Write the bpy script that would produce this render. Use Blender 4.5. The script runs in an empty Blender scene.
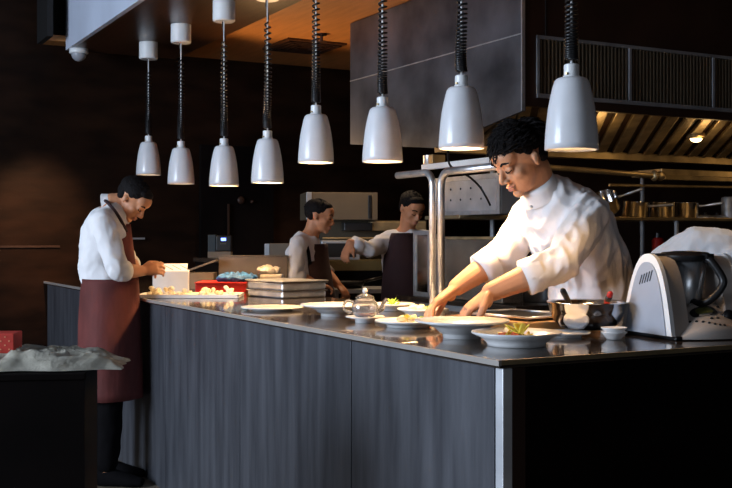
import bpy, bmesh, math, random
from mathutils import Vector, Matrix, noise, Quaternion
random.seed(7)
PI = math.pi
SC = bpy.context.scene
COL = SC.collection
FX, VX, VY, HC, TOPZ = 1065.0, 366.0, 237.0, 1.245, 0.93
TH = math.atan2(.4745, .8803)
L = Vector((-.4745, .8803, 0)); W = Vector((.8803, .4745, 0)); C0 = Vector((.343, 2.727, 0))

def P(t, s, z=0): return C0 + W*t + L*s + Vector((0, 0, z))
def at(px, py, Y): return Vector(((px-VX)/FX*Y, Y, HC-(py-VY)/FX*Y))
def atz(px, py, z=TOPZ):
    Y = (HC-z)*FX/(py-VY); return Vector(((px-VX)/FX*Y, Y, z))

# ------------------------------------------------------------------ materials
def mat(name, col, rough=.5, metal=0., emit=None, es=0., trans=0., ior=1.45, noise_amt=0., nscale=8., stretch=(1, 1, 1), bump=0., bscale=60., spec=.5, coat=0., col2=None):
    m = bpy.data.materials.new(name); m.use_nodes = True
    nt = m.node_tree; b = nt.nodes['Principled BSDF']
    c = (*col, 1)
    b.inputs['Base Color'].default_value = c
    b.inputs['Roughness'].default_value = rough; b.inputs['Metallic'].default_value = metal
    b.inputs['Specular IOR Level'].default_value = spec; b.inputs['IOR'].default_value = ior
    b.inputs['Transmission Weight'].default_value = trans; b.inputs['Coat Weight'].default_value = coat
    if emit: b.inputs['Emission Color'].default_value = (*emit, 1); b.inputs['Emission Strength'].default_value = es
    tc = nt.nodes.new('ShaderNodeTexCoord'); mp = nt.nodes.new('ShaderNodeMapping')
    nt.links.new(tc.outputs['Object'], mp.inputs[0]); mp.inputs['Scale'].default_value = stretch
    nz = nt.nodes.new('ShaderNodeTexNoise'); nz.inputs['Scale'].default_value = nscale; nz.inputs['Detail'].default_value = 5
    nt.links.new(mp.outputs[0], nz.inputs[0])
    k = max(noise_amt, .06)
    rp = nt.nodes.new('ShaderNodeValToRGB')
    c2 = col2 if col2 else tuple(min(1, x*(1+k)) for x in col)
    rp.color_ramp.elements[0].position = .32; rp.color_ramp.elements[1].position = .7
    rp.color_ramp.elements[0].color = (*[x*(1-k) for x in col], 1); rp.color_ramp.elements[1].color = (*c2, 1)
    nt.links.new(nz.outputs[0], rp.inputs[0]); nt.links.new(rp.outputs[0], b.inputs['Base Color'])
    if bump:
        n2 = nt.nodes.new('ShaderNodeTexNoise'); n2.inputs['Scale'].default_value = bscale; n2.inputs['Detail'].default_value = 4
        nt.links.new(mp.outputs[0], n2.inputs[0])
        bp = nt.nodes.new('ShaderNodeBump'); bp.inputs['Strength'].default_value = bump; bp.inputs['Distance'].default_value = .01
        nt.links.new(n2.outputs[0], bp.inputs['Height']); nt.links.new(bp.outputs[0], b.inputs['Normal'])
    return m

zinc = mat('zinc_panel', (.092, .096, .112), .40, .5, noise_amt=.28, nscale=3.0, stretch=(6, 6, .6), bump=.10, bscale=9, col2=(.135, .14, .158))
stone = mat('polished_dark_top', (.030, .022, .017), .13, 0, noise_amt=.3, nscale=5, coat=.3)
steel = mat('stainless_steel', (.66, .67, .69), .30, .8, noise_amt=.15, nscale=20, bump=.08, bscale=30)
steel_b = mat('brushed_steel', (.40, .41, .43), .45, .6, noise_amt=.25, nscale=6, bump=.15, bscale=20)
hoodm = mat('hood_steel', (.10, .11, .13), .38, .75, noise_amt=.45, nscale=2.5, bump=.12, bscale=7, col2=(.21, .22, .25))
brass = mat('warm_steel', (.42, .32, .18), .42, .8, noise_amt=.3, nscale=9)
chrome = mat('chrome', (.75, .75, .77), .12, 1.)
darkp = mat('dark_panel', (.0035, .002, .0018), .8, 0, spec=.08, noise_amt=.4, nscale=4)
darkhood = mat('dark_brown_metal', (.035, .016, .010), .45, .2, noise_amt=.3, nscale=3)
black = mat('black_plastic', (.01, .01, .011), .35, 0)
blackm = mat('black_void', (.006, .005, .005), .7)
fascia_m = mat('painted_fascia', (.52, .57, .68), .5, 0, noise_amt=.1, nscale=2)
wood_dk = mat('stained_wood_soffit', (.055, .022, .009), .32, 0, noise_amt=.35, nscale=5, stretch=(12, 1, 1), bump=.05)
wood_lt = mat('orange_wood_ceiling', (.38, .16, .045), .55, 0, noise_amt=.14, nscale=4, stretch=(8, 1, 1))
wall_m = mat('lacquered_wall_panel', (.011, .0045, .0022), .5, .0, spec=.12, noise_amt=.5, nscale=3, stretch=(1, 1, 3), bump=.2, bscale=5)
floor_m = mat('stone_floor', (.16, .125, .09), .55, 0, noise_amt=.5, nscale=9, bump=.3)
ceram = mat('white_ceramic', (.78, .77, .76), .22, 0)
shade_m = mat('white_enamel', (.70, .70, .72), .28, 0, coat=.2)
cloth_w = mat('white_cotton', (.76, .74, .74), .85, 0, bump=.55, bscale=17, stretch=(1, 1, .55), spec=.2)
cloth_dk = mat('dark_cotton', (.004, .0035, .004), .95, spec=.1)
maroon = mat('maroon_cotton', (.115, .024, .020), .8, 0, noise_amt=.25, nscale=12, bump=.6, bscale=14, stretch=(1, 1, .4))
maroon_dk = mat('dark_maroon_cotton', (.030, .010, .011), .85)
skin = mat('skin', (.62, .30, .16), .5, 0, noise_amt=.1, nscale=14, bump=.06, bscale=200)
skin2 = mat('skin_tan', (.55, .24, .12), .5, 0, noise_amt=.1, nscale=14)
lipm = mat('lip', (.52, .19, .13), .5)
hairm = mat('black_hair', (.006, .0045, .0045), .75, 0, spec=.2, noise_amt=.4, nscale=80, bump=.5, bscale=150)
glass = mat('clear_glass', (.92, .93, .93), .08, 0, trans=.93, ior=1.38, coat=.8)
tea = mat('red_tea', (.28, .07, .03), .1, 0)
redm = mat('red_plastic', (.45, .015, .012), .4)
redbox = mat('red_card', (.50, .035, .02), .6)
bluem = mat('blue_wrap', (.02, .11, .30), .5, 0, noise_amt=.6, nscale=60)
greenm = mat('green_card', (.10, .16, .05), .6)
card = mat('brown_card', (.15, .11, .075), .75, 0, noise_amt=.15)
paper = mat('white_paper', (.62, .62, .62), .7, 0, noise_amt=.08)
ink = mat('grey_print', (.14, .14, .17), .7)
beige = mat('beige_metal', (.14, .105, .068), .5, .2)
grey_m = mat('silver_grey_plastic', (.33, .37, .44), .42, 0)
white_pl = mat('white_plastic', (.75, .76, .76), .3)
tm_body = mat('pale_grey_plastic', (.42, .37, .33), .4)
lcd = mat('green_display', (.075, .080, .022), .35)
bulbm = mat('glowing_bulb', (1, .8, .5), .3, emit=(1, .62, .28), es=260)
bulbdim = mat('dim_bulb', (1, .8, .5), .3, emit=(1, .62, .28), es=14)
screenm = mat('blue_screen', (.1, .15, .6), .3, emit=(.18, .28, 1), es=4)
hoodlamp_m = mat('hood_lamp', (1, .9, .6), .3, emit=(1, .66, .28), es=9)
yellowf = mat('yellow_leaf', (.75, .62, .08), .5)
greenf = mat('green_leaf', (.25, .42, .04), .5)
redf = mat('red_food', (.62, .12, .05), .45)
ivory = mat('ivory_food', (.75, .66, .46), .55, 0, noise_amt=.1, nscale=50)
dough = mat('cream_batter', (.72, .55, .32), .5)
boardm = mat('wooden_board', (.48, .26, .09), .5, 0, noise_amt=.2, nscale=10, stretch=(1, 12, 1))
plastic_bag = mat('crinkled_plastic', (.66, .62, .52), .25, 0, noise_amt=.3, nscale=9, bump=.6, bscale=25)

# ------------------------------------------------------------------ mesh helpers
def NB(): return bmesh.new()
def box(bm, x0, x1, y0, y1, z0, z1, bev=0, M=None):
    r = bmesh.ops.create_cube(bm, size=1)
    vs = r['verts']
    for v in vs: v.co = Vector((x0+(v.co.x+.5)*(x1-x0), y0+(v.co.y+.5)*(y1-y0), z0+(v.co.z+.5)*(z1-z0)))
    if bev:
        es = list({e for v in vs for e in v.link_edges})
        rr = bmesh.ops.bevel(bm, geom=es, offset=bev, segments=2, affect='EDGES', profile=.5)
        vs = list({v for v in rr['verts']} | {v for v in vs if v.is_valid})
    if M: bmesh.ops.transform(bm, matrix=M, verts=vs)
    return bm
def ell(bm, c, r, R=None, seg=20, rings=12):
    vs = bmesh.ops.create_uvsphere(bm, u_segments=seg, v_segments=rings, radius=1)['verts']
    for v in vs:
        p = Vector((v.co.x*r[0], v.co.y*r[1], v.co.z*r[2]))
        if R: p = R @ p
        v.co = p + Vector(c)
    return bm
def lathe(bm, prof, seg=40, c=(0, 0, 0), close=False):
    rows = []
    for r, z in prof:
        if r < 1e-5: rows.append([bm.verts.new((c[0], c[1], c[2]+z))])
        else: rows.append([bm.verts.new((c[0]+r*math.cos(2*PI*i/seg), c[1]+r*math.sin(2*PI*i/seg), c[2]+z)) for i in range(seg)])
    pr = list(zip(rows, rows[1:]))
    if close: pr.append((rows[-1], rows[0]))
    for a, b in pr:
        for i in range(seg):
            j = (i+1) % seg
            if len(a) == 1 and len(b) == 1: continue
            if len(a) == 1: bm.faces.new((a[0], b[j], b[i]))
            elif len(b) == 1: bm.faces.new((a[i], a[j], b[0]))
            else: bm.faces.new((a[i], a[j], b[j], b[i]))
    return bm
def loft(bm, secs, lat, seg=20, cap=True):
    """secs: (center, a, b); a along lat, b along the perpendicular"""
    lat = Vector(lat).normalized(); rows = []
    cs = [Vector(x[0]) for x in secs]
    for i, (c, a, b) in enumerate(secs):
        t = (cs[min(i+1, len(cs)-1)]-cs[max(i-1, 0)]).normalized()
        u = (lat - t*lat.dot(t)).normalized(); v = t.cross(u)
        rows.append([bm.verts.new(cs[i]+u*a*math.cos(2*PI*k/seg)+v*b*math.sin(2*PI*k/seg)) for k in range(seg)])
    for a, b in zip(rows, rows[1:]):
        for k in range(seg):
            j = (k+1) % seg; bm.faces.new((a[k], a[j], b[j], b[k]))
    if cap: bm.faces.new(rows[0][::-1]); bm.faces.new(rows[-1])
    return bm
def tube(bm, pts, r, seg=10, cap=True):
    pts = [Vector(p) for p in pts]; n = len(pts)
    t0 = (pts[1]-pts[0]).normalized()
    ref = Vector((0, 0, 1)) if abs(t0.z) < .9 else Vector((1, 0, 0))
    u = (ref - t0*ref.dot(t0)).normalized(); rows = []
    for i, p in enumerate(pts):
        t = (pts[min(i+1, n-1)]-pts[max(i-1, 0)]).normalized()
        u = (u - t*u.dot(t)).normalized(); v = t.cross(u)
        rr = r[i] if isinstance(r, (list, tuple)) else r
        rows.append([bm.verts.new(p+(u*math.cos(2*PI*k/seg)+v*math.sin(2*PI*k/seg))*rr) for k in range(seg)])
    for a, b in zip(rows, rows[1:]):
        for k in range(seg):
            j = (k+1) % seg; bm.faces.new((a[k], a[j], b[j], b[k]))
    if cap: bm.faces.new(rows[0][::-1]); bm.faces.new(rows[-1])
    return bm
def prism(bm, poly, axis, d0, d1):
    """poly of 2-tuples; axis 'x': (y,z) extruded over x, etc."""
    def mk(p, d):
        return {'x': (d, p[0], p[1]), 'y': (p[0], d, p[1]), 'z': (p[0], p[1], d)}[axis]
    a = [bm.verts.new(mk(p, d0)) for p in poly]; b = [bm.verts.new(mk(p, d1)) for p in poly]
    bm.faces.new(a); bm.faces.new(b[::-1]); n = len(poly)
    for i in range(n): bm.faces.new((a[i], b[i], b[(i+1) % n], a[(i+1) % n]))
    return bm
def smoothpath(ctrl, n=8):
    ctrl = [Vector(c) for c in ctrl]; out = []
    for i in range(len(ctrl)-1):
        p0 = ctrl[max(i-1, 0)]; p1 = ctrl[i]; p2 = ctrl[i+1]; p3 = ctrl[min(i+2, len(ctrl)-1)]
        for k in range(n):
            t = k/n
            out.append(.5*((2*p1)+(p2-p0)*t+(2*p0-5*p1+4*p2-p3)*t*t+(3*p1-p0-3*p2+p3)*t**3))
    out.append(ctrl[-1]); return out
def chain(bm, pts, rs, seg=14):
    for p, r in zip(pts, rs): ell(bm, p, (r, r, r), seg=seg, rings=8)
    for i in range(len(pts)-1): tube(bm, [pts[i], pts[i+1]], [rs[i], rs[i+1]], seg)
    return bm
def obj(name, bm, m, parent=None, smooth=False, off=None, wrinkle=None, label=None, keep=None):
    if off is not None: bmesh.ops.translate(bm, vec=-Vector(off), verts=bm.verts)
    bmesh.ops.recalc_face_normals(bm, faces=bm.faces)
    me = bpy.data.meshes.new(name); bm.to_mesh(me); bm.free()
    me.materials.append(m)
    if smooth:
        for p in me.polygons: p.use_smooth = True
        if smooth == 'auto':
            try: me.set_sharp_from_angle(angle=math.radians(38))
            except Exception: pass
    o = bpy.data.objects.new(name, me); COL.objects.link(o)
    if parent: o.parent = parent
    if label: o['label'] = label
    return o
def remeshed(name, bm, m, parent, vox, sm=4, off=None, wr=None, label=None):
    if off is not None: bmesh.ops.translate(bm, vec=-Vector(off), verts=bm.verts)
    bmesh.ops.recalc_face_normals(bm, faces=bm.faces)
    me = bpy.data.meshes.new(name+'_src'); bm.to_mesh(me); bm.free()
    t = bpy.data.objects.new(name+'_src', me); COL.objects.link(t)
    r = t.modifiers.new('r', 'REMESH'); r.mode = 'VOXEL'; r.voxel_size = vox; r.use_smooth_shade = True
    if sm: s = t.modifiers.new('s', 'SMOOTH'); s.factor = .5; s.iterations = sm
    dg = bpy.context.evaluated_depsgraph_get(); dg.update()
    new = bpy.data.meshes.new_from_object(t.evaluated_get(dg))
    bpy.data.objects.remove(t); new.name = name
    if wr:
        amp, sc, st = wr
        co = [(v.co.copy(), v.normal.copy()) for v in new.vertices]
        for v, (c, n) in zip(new.vertices, co):
            q = Vector((c.x*st[0], c.y*st[1], c.z*st[2]))*sc
            w = noise.noise_vector(q*.6)*.7
            d = max(-1, 1-abs(noise.noise(q+w))*4.5)
            d = d*.5+max(-1, 1-abs(noise.noise(q*1.9+w*1.5))*4)*.3
            v.co = c+n*amp*d
    new.materials.clear(); new.materials.append(m)
    for p in new.polygons: p.use_smooth = True
    o = bpy.data.objects.new(name, new); COL.objects.link(o); o.parent = parent
    if label: o['label'] = label
    return o
def tag(o, label, cat, group=None, kind=None):
    o['label'] = label; o['category'] = cat
    if group: o['group'] = group
    if kind: o['kind'] = kind
    return o
def thing(name, label, cat, loc=(0, 0, 0), rz=0., group=None):
    o = bpy.data.objects.new(name, None); COL.objects.link(o)
    o.location = loc; o.rotation_euler = (0, 0, rz); o.empty_display_size = .05
    return tag(o, label, cat, group)
def dup(root, loc, rz=None, label=None):
    r = root.copy(); COL.objects.link(r); r.location = loc
    if rz is not None: r.rotation_euler = (0, 0, rz)
    if label: r['label'] = label
    for ch in list(root.children):
        c = ch.copy(); COL.objects.link(c); c.parent = r
        for g in list(ch.children):
            d = g.copy(); COL.objects.link(d); d.parent = c
    return r
def struct(name, bm, m, parent=None, frame=True):
    o = obj(name, bm, m, parent)
    if not parent:
        o['kind'] = 'structure'
        if frame: o.location = C0; o.rotation_euler = (0, 0, TH)
    return o

# ------------------------------------------------------------------ SETTING  (frame coordinates: x = t along W, y = s along L)
SW = 5.55
struct('floor', box(NB(), -6, 6, -4.5, SW, -.1, 0), floor_m)
struct('wall_back', box(NB(), -6, 6, SW, SW+.12, 0, 3.3), wall_m)
struct('wall_right', box(NB(), 6, 6.12, -4.5, SW, 0, 3.3), darkp)
struct('ceiling', box(NB(), -6, 6, -4.5, SW, 3.3, 3.4), blackm)
struct('trim_1', box(NB(), .10, .13, -4.0, 5.36, 2.56, 3.3), fascia_m)                      # blue grey fascia
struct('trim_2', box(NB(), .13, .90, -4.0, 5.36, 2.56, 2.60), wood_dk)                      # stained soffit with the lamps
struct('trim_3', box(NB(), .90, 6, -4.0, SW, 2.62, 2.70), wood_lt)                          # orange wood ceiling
struct('trim_4', box(NB(), -.02, .90, 5.361, SW, 2.62, 2.66), wood_lt)
struct('trim_5', box(NB(), -.06, -.021, 5.2, SW, 2.62, 3.3), blackm)
# panel seam rail on the back wall
bm = NB(); box(bm, -6, .1, SW-.012, SW, 1.17, 1.185); struct('trim_6', bm, darkhood)
# dark door in the back wall with lock and pull bar
bm = NB(); box(bm, 1.15, 1.75, SW-.045, SW, .0, 1.95); d1 = struct('door_1', bm, darkp)
obj('door_handle', box(NB(), 1.36, 1.368, SW-.075, SW-.046, 1.17, 1.50), darkhood, d1)
bm = NB(); ell(bm, (1.47, SW-.06, 1.53), (.03, .016, .03)); ell(bm, (1.56, SW-.06, 1.52), (.014, .02, .014)); obj('door_lock', bm, darkhood, d1)

# AC cassette and sprinkler in the wood ceiling
ac = thing('ceiling_vent', 'square air conditioning grille let into the orange wood ceiling', 'ceiling vent', P(1.64, 4.70, 2.62), TH)
obj('frame', box(NB(), -.23, .23, -.23, .23, -.015, 0, .004), wood_dk, ac)
bm = NB()
for k in range(4):
    a = .20-k*.045
    for (x0, x1, y0, y1) in ((-a, a, -a, -a+.02), (-a, a, a-.02, a), (-a, -a+.02, -a, a), (a-.02, a, -a, a)): box(bm, x0, x1, y0, y1, -.024, -.015)
obj('louvre', bm, darkhood, ac)
sp = thing('sprinkler', 'small sprinkler head under the orange wood ceiling', 'sprinkler', P(1.56, 4.25, 2.62))
bm = NB(); lathe(bm, [(0, 0), (.035, 0), (.035, -.01), (.010, -.012), (.010, -.05), (0, -.05)]); obj('pipe', bm, darkhood, sp)
obj('deflector', lathe(NB(), [(0, -.05), (.04, -.052), (.04, -.056), (0, -.056)]), darkhood, sp)
# dome camera
dc = thing('dome_camera', 'white round dome camera under the far end of the blue grey fascia', 'camera', P(.17, 5.27, 2.56))
obj('base', lathe(NB(), [(0, 0), (.065, 0), (.065, -.03), (.058, -.034), (0, -.034)]), white_pl, dc, True)
bm = NB(); ell(bm, (0, 0, -.036), (.052, .052, .052)); obj('dome', bm, mat('dome_grey', (.30, .31, .34), .3), dc, True)

# ------------------------------------------------------------------ COUNTER
ct = thing('service_counter', 'long kitchen pass counter clad in dark grey zinc panels with polished dark top', 'counter', C0, TH)
DEP = .88
obj('worktop', box(NB(), -.005, DEP, .50, SW-.003, TOPZ-.022, TOPZ, .003), stone, ct)
obj('worktop', box(NB(), -.005, 2.6, -.005, .4995, TOPZ-.022, TOPZ, .003), stone, ct)
edgem = mat('worktop_edge', (.50, .46, .42), .35, .5)
bm = NB(); box(bm, -.014, -.005, -.014, SW-.003, TOPZ-.014, TOPZ+.0005); obj('edge_strip', bm, edgem, ct)
bm = NB(); box(bm, -.005, 2.6, -.014, -.005, TOPZ-.012, TOPZ+.0005); obj('edge_strip', bm, brass, ct)
seams = [0.035, .838, 1.86, 2.55, 3.3, 4.05, 4.8, SW]
# seams from photo x = 348, 237, 163
def s_of_px(px):
    r = (px-VX)/FX
    return (C0.x - r*C0.y)/(r*L.y - L.x)
ss = [.04]+[s_of_px(p) for p in (348, 237, 163)]
while ss[-1] < SW-.75: ss.append(ss[-1]+.72)
ss[-1] = SW-.001
for a, b in zip(ss, ss[1:]):
    obj('front_panel', box(NB(), .012, .030, a+.003, b-.003, .0, TOPZ-.024, .0015), zinc, ct)
obj('carcass', box(NB(), .031, DEP-.04, .50, SW-.003, .0, TOPZ-.024), darkp, ct)
obj('end_panel', box(NB(), .045, 2.6, .012, .45, 0, TOPZ-.024), darkp, ct)
obj('corner_strip', box(NB(), .012, .043, .004, .038, 0, TOPZ-.024, .003), mat('satin_steel', (.72, .74, .78), .3, .45, noise_amt=.3, nscale=2, stretch=(1, 1, 2)), ct, label='polished steel corner strip')
bm = NB(); box(bm, .044, .085, .006, .011, 0, TOPZ-.024); obj('edge_post', bm, darkhood, ct)
sk = thing('wall_socket', 'small grey metal box on the dark end panel of the counter', 'socket', P(.90, .011, .735), TH)
obj('box', box(NB(), -.055, .055, -.03, 0, -.045, .045, .005), steel_b, sk)
obj('cover_plate', box(NB(), -.045, .045, -.034, -.0305, -.035, .035, .001), grey_m, sk)

# ------------------------------------------------------------------ HEAT LAMPS
KL = 2565.0
lamp_data = [ # px of axis, py of lower rim, power, label
    (148.5, 175, 10.0, 'white pendant heat lamp farthest from the camera, above the stooping cook'),
    (181, 184, 16.0, 'white pendant heat lamp, second from the far left end of the row'),
    (224, 186, 34.0, 'white pendant heat lamp, third from the far left end of the row'),
    (267.5, 183, 30., 'glowing white pendant heat lamp, fourth from the far left end'),
    (316, 163, 26., 'glowing white pendant heat lamp, fifth from the left, hanging high above the steel pans'),
    (382.5, 162, 42., 'brightly glowing white pendant heat lamp in front of the steel hood panel'),
    (461.5, 149, 44., 'white pendant heat lamp left of the chef in the white jacket'),
    (571.5, 150, 7., 'largest white pendant heat lamp, nearest the camera, right of the chef\'s head')]
def build_lamp(px, py, pw, label):
    Y = KL/(px+208); zb = HC+(VY-py)/FX*Y
    X = (px-VX)/FX*Y
    t = thing('heat_lamp', label, 'lamp', (X, Y, zb), TH, 'heat lamps over the counter')
    R, H = .0825, .222
    prof = [(R, 0), (R*.995, .02), (R*.975, .05), (R*.93, .09), (R*.87, .13), (R*.79, .165), (R*.71, .193), (R*.64, .212), (R*.57, H-.003), (R*.5, H), (.020, H)]
    inner = [(.020, H-.004)]+[(r-.004, z-.004 if z > .1 else z) for r, z in prof[-3::-1]]
    obj('shade', lathe(NB(), prof+inner, 48, close=True), shade_m, t, True)
    bm = NB(); lathe(bm, [(0, H), (.024, H), (.027, H+.006), (.0235, H+.008), (.0235, H+.04), (.020, H+.043), (0, H+.043)], 24); obj('socket', bm, white_pl, t, 'auto')
    for a in (0.3, PI+.3): obj('screw', tube(NB(), [(.020*math.cos(a), .020*math.sin(a), H+.012), (.031*math.cos(a), .031*math.sin(a), H+.012)], .004, 8), brass, t)
    bm = NB(); lathe(bm, [(0, H-.01), (.016, H-.01), (.018, .15), (.040, .10), (.044, .075), (.038, .055), (.02, .045), (0, .043)], 24); obj('bulb', bm, bulbm if pw > 20 else bulbdim, t, True)
    # cord
    top = 2.56-.115-zb; z0 = H+.043; ln = top-z0-.03
    bm = NB(); tube(bm, [(0, 0, z0-.004), (0, 0, top+.01)], .004, 8); obj('steel_cable', bm, white_pl, t, True)
    turns = int(26+10*max(0, (1.1-ln))) ; turns = 34
    pts = []; N = turns*12
    sway = random.uniform(-.004, .004)
    for i in range(N+1):
        u = i/N
        z = z0+.012+ln*(u*.30+.70*u**2.3)*.86/1.0
        r = .019*(1-.2*u)
        if u < .02: r *= u/.02
        if u > .98: r *= max(0.15, (1-u)/.02)
        a = 2*PI*turns*u
        pts.append((r*math.cos(a)+sway*math.sin(u*PI*2), r*math.sin(a), z))
    z1 = pts[-1][2]
    for k in range(1, 5): pts.append((.007*math.sin(k*1.4), .006, z1+(top-z1)*k/4))
    obj('coiled_cord', tube(NB(), pts, .0042, 6), black, t, True)
    bm = NB(); lathe(bm, [(0, top), (.056, top), (.0625, top+.006), (.0625, 2.56-zb-.001), (0, 2.56-zb-.001)], 32); obj('canopy', bm, white_pl, t, 'auto')
    ld = bpy.data.lights.new('lamp_light', 'SPOT'); ld.energy = pw; ld.color = (1, .60, .28); ld.spot_size = math.radians(118); ld.spot_blend = .6; ld.shadow_soft_size = .03
    lo = bpy.data.objects.new('lamp_light', ld); COL.objects.link(lo); lo.location = (X, Y, zb+.036); lo.rotation_euler = (0, 0, 0)
    lo.parent = None
for d in lamp_data: build_lamp(*d)

# ------------------------------------------------------------------ HOOD
hd = thing('extraction_hood', 'large dark steel extraction hood with slanted baffle filters and air grille above the cooking line', 'extraction hood', P(1.56, 2.0, 0), TH)
# local: x from 0, y from 0
sidepoly = [(0, 1.865), (.82, 1.742), (1.83, 1.84), (1.83, 2.615), (0, 2.615)]
seamz = 2.245
bm = NB()
prism(bm, [(0, 1.865), (.82, 1.742), (1.83, 1.84), (1.83, seamz-.002), (0, seamz-.002)], 'x', 0, .02)
obj('side_panel', bm, hoodm, hd)
obj('side_panel', prism(NB(), [(0, seamz+.002), (1.83, seamz+.002), (1.83, 2.615), (0, 2.615)], 'x', 0, .02), hoodm, hd)
bm = NB(); box(bm, -.003, 0, 0, 1.83, seamz-.003, seamz+.003); box(bm, -.006, .012, -.006, .003, 1.866, 2.615); obj('edge_trim', bm, steel, hd)
WD = 4.3
bm = NB(); box(bm, .021, WD, .0, .03, 2.24, 2.615); box(bm, .021, .09, .0, .03, 1.89, 2.24); box(bm, .09, WD, .0, .03, 1.89, 1.945); obj('front_panel', bm, darkhood, hd)
obj('front_seam', box(NB(), .14, .146, -.003, 0, 2.24, 2.6), blackm, hd)
obj('grille_backing', box(NB(), .09, WD, .025, .03, 1.945, 2.24), blackm, hd)
bm = NB()
box(bm, .085, WD, -.008, .012, 2.228, 2.244); box(bm, .085, WD, -.012, .012, 1.935, 1.955); box(bm, .085, .10, -.008, .012, 1.935, 2.244)
for k in range(1, 8): box(bm, .09+k*.60-.008, .09+k*.60+.008, -.008, .012, 1.95, 2.23)
obj('grille_frame', bm, steel_b, hd)
bm = NB(); k = .115
while k < WD: box(bm, k-.0035, k+.0035, -.002, .014, 1.955, 2.228); k += .024
obj('grille_slat', bm, beige, hd)['kind'] = 'stuff'
# filters: V bank; baffles leaning
bm = NB(); prism(bm, [(.05, 1.93), (.80, 1.775), (.80, 1.785), (.05, 1.94)], 'x', .03, WD); obj('filter_bank', bm, darkhood, hd)
nb = 0; x = -.10
while x < WD-.2:
    bm = NB()
    M = Matrix.Translation((x, .43, 1.845)) @ Matrix.Rotation(math.atan2(-.155, .75), 4, 'X') @ Matrix.Rotation(math.radians(-33), 4, 'Z')
    box(bm, 0, .062, -.43, .43, -.02, .004, .006, M=M)
    for v in bm.verts: v.co.x = max(v.co.x, .024)
    obj('baffle', bm, brass, hd); x += .125
bm = NB(); box(bm, .03, WD, .78, .86, 1.72, 1.765); obj('grease_trough', bm, brass, hd)
bm = NB(); prism(bm, [(.86, 1.75), (1.80, 1.85), (1.80, 1.87), (.86, 1.77)], 'x', .03, WD); obj('rear_filter', bm, brass, hd)
hl = thing('hood_light', 'small lit lamp set among the hood filters', 'lamp', P(1.56+1.52, 2.35, 1.835), TH)
bm = NB(); lathe(bm, [(0, .02), (.05, .02), (.055, .0), (.045, -.012), (0, -.012)], 20); obj('bezel', bm, brass, hl)
bm = NB(); ell(bm, (0, 0, -.012), (.038, .03, .022)); obj('bulb', bm, hoodlamp_m, hl, True)

# ------------------------------------------------------------------ COOKING ISLAND
IX = 1.60
isl = thing('cooking_range', 'dark steel cooking range with glossy black top under the hood', 'cooking range', P(IX, 2.1, 0), TH)
obj('cabinet', box(NB(), 0, 4.2, 0, 1.15, .1, .87), steel_b, isl)
obj('plinth', box(NB(), .05, 4.15, .05, 1.1, 0, .1), blackm, isl)
obj('cooktop', box(NB(), -.02, 4.22, -.02, 1.17, .87, .90, .004), stone, isl)
obj('front_rail', tube(NB(), [(0, -.05, .82), (4.2, -.05, .82)], .012), steel, isl)
for k in range(6): bm = NB(); lathe(bm, [(0, 0), (.022, 0), (.02, .02), (0, .02)], 16); o = obj('knob', bm, black, isl); o.location = (.3+k*.5, -.0, .76); o.rotation_euler = (PI/2, 0, 0)

# overshelf with rails
osf = thing('steel_overshelf', 'two tier stainless steel rack standing on the cooking range', 'shelf rack', P(IX, 2.62, .90), TH)
z = -.90
bm = NB(); box(bm, 0, 4.1, 0, .36, 1.345+z, 1.365+z, .003); obj('lower_shelf', bm, brass, osf)
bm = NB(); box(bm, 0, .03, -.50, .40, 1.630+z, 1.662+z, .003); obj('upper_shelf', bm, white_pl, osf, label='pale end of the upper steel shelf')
obj('upper_shelf', box(NB(), 1.50, 4.1, .03, .30, 1.62+z, 1.665+z, .004), brass, osf)
obj('upper_shelf', box(NB(), 1.50, 4.1, .0, .022, 1.595+z, 1.625+z, .004), brass, osf)
obj('rail', tube(NB(), [(.15, -.02, 1.655+z), (1.42, -.02, 1.615+z)], .016, 12), brass, osf)
bm = NB(); ell(bm, (1.44, -.02, 1.615+z), (.035, .028, .03)); ell(bm, (1.39, -.02, 1.615+z), (.02, .03, .034)); obj('rail_end', bm, brass, osf, True)
obj('rail', tube(NB(), [(1.1, .05, 1.555+z), (4.0, .05, 1.585+z)], .009, 10), brass, osf)
for x in (.45, 1.62, 2.9, 4.04):
    obj('post', tube(NB(), [(x, .03, 0), (x, .03, 1.345+z)], .015, 12), steel_b, osf); obj('post', tube(NB(), [(x, .33, 0), (x, .33, 1.66+z)], .015, 12), steel_b, osf)
# steel box with eight holes at the end of the shelf
sb = thing('steel_box', 'square grey steel box with eight small holes on the end of the lower shelf', 'box', P(1.66, 2.66, 1.366), TH)
s0 = -.30
bm = NB(); box(bm, 0, .22, -.34, .30, 0, .215, .006); obj('body', bm, steel_b, sb)
bm = NB()
for (y0, y1, z0, z1) in ((-.34, -.31, 0, .215), (.27, .30, 0, .215), (-.31, .27, .19, .215), (-.31, .27, 0, .02)): box(bm, -.008, 0, y0, y1, z0, z1)
obj('frame', bm, steel, sb)
bm = NB()
for i in range(4):
    for j in range(2): ell(bm, (-.001, -.16+i*.10, .085+j*.06), (.003, .007, .006), seg=10, rings=6)
obj('hole', bm, black, sb)
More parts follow.
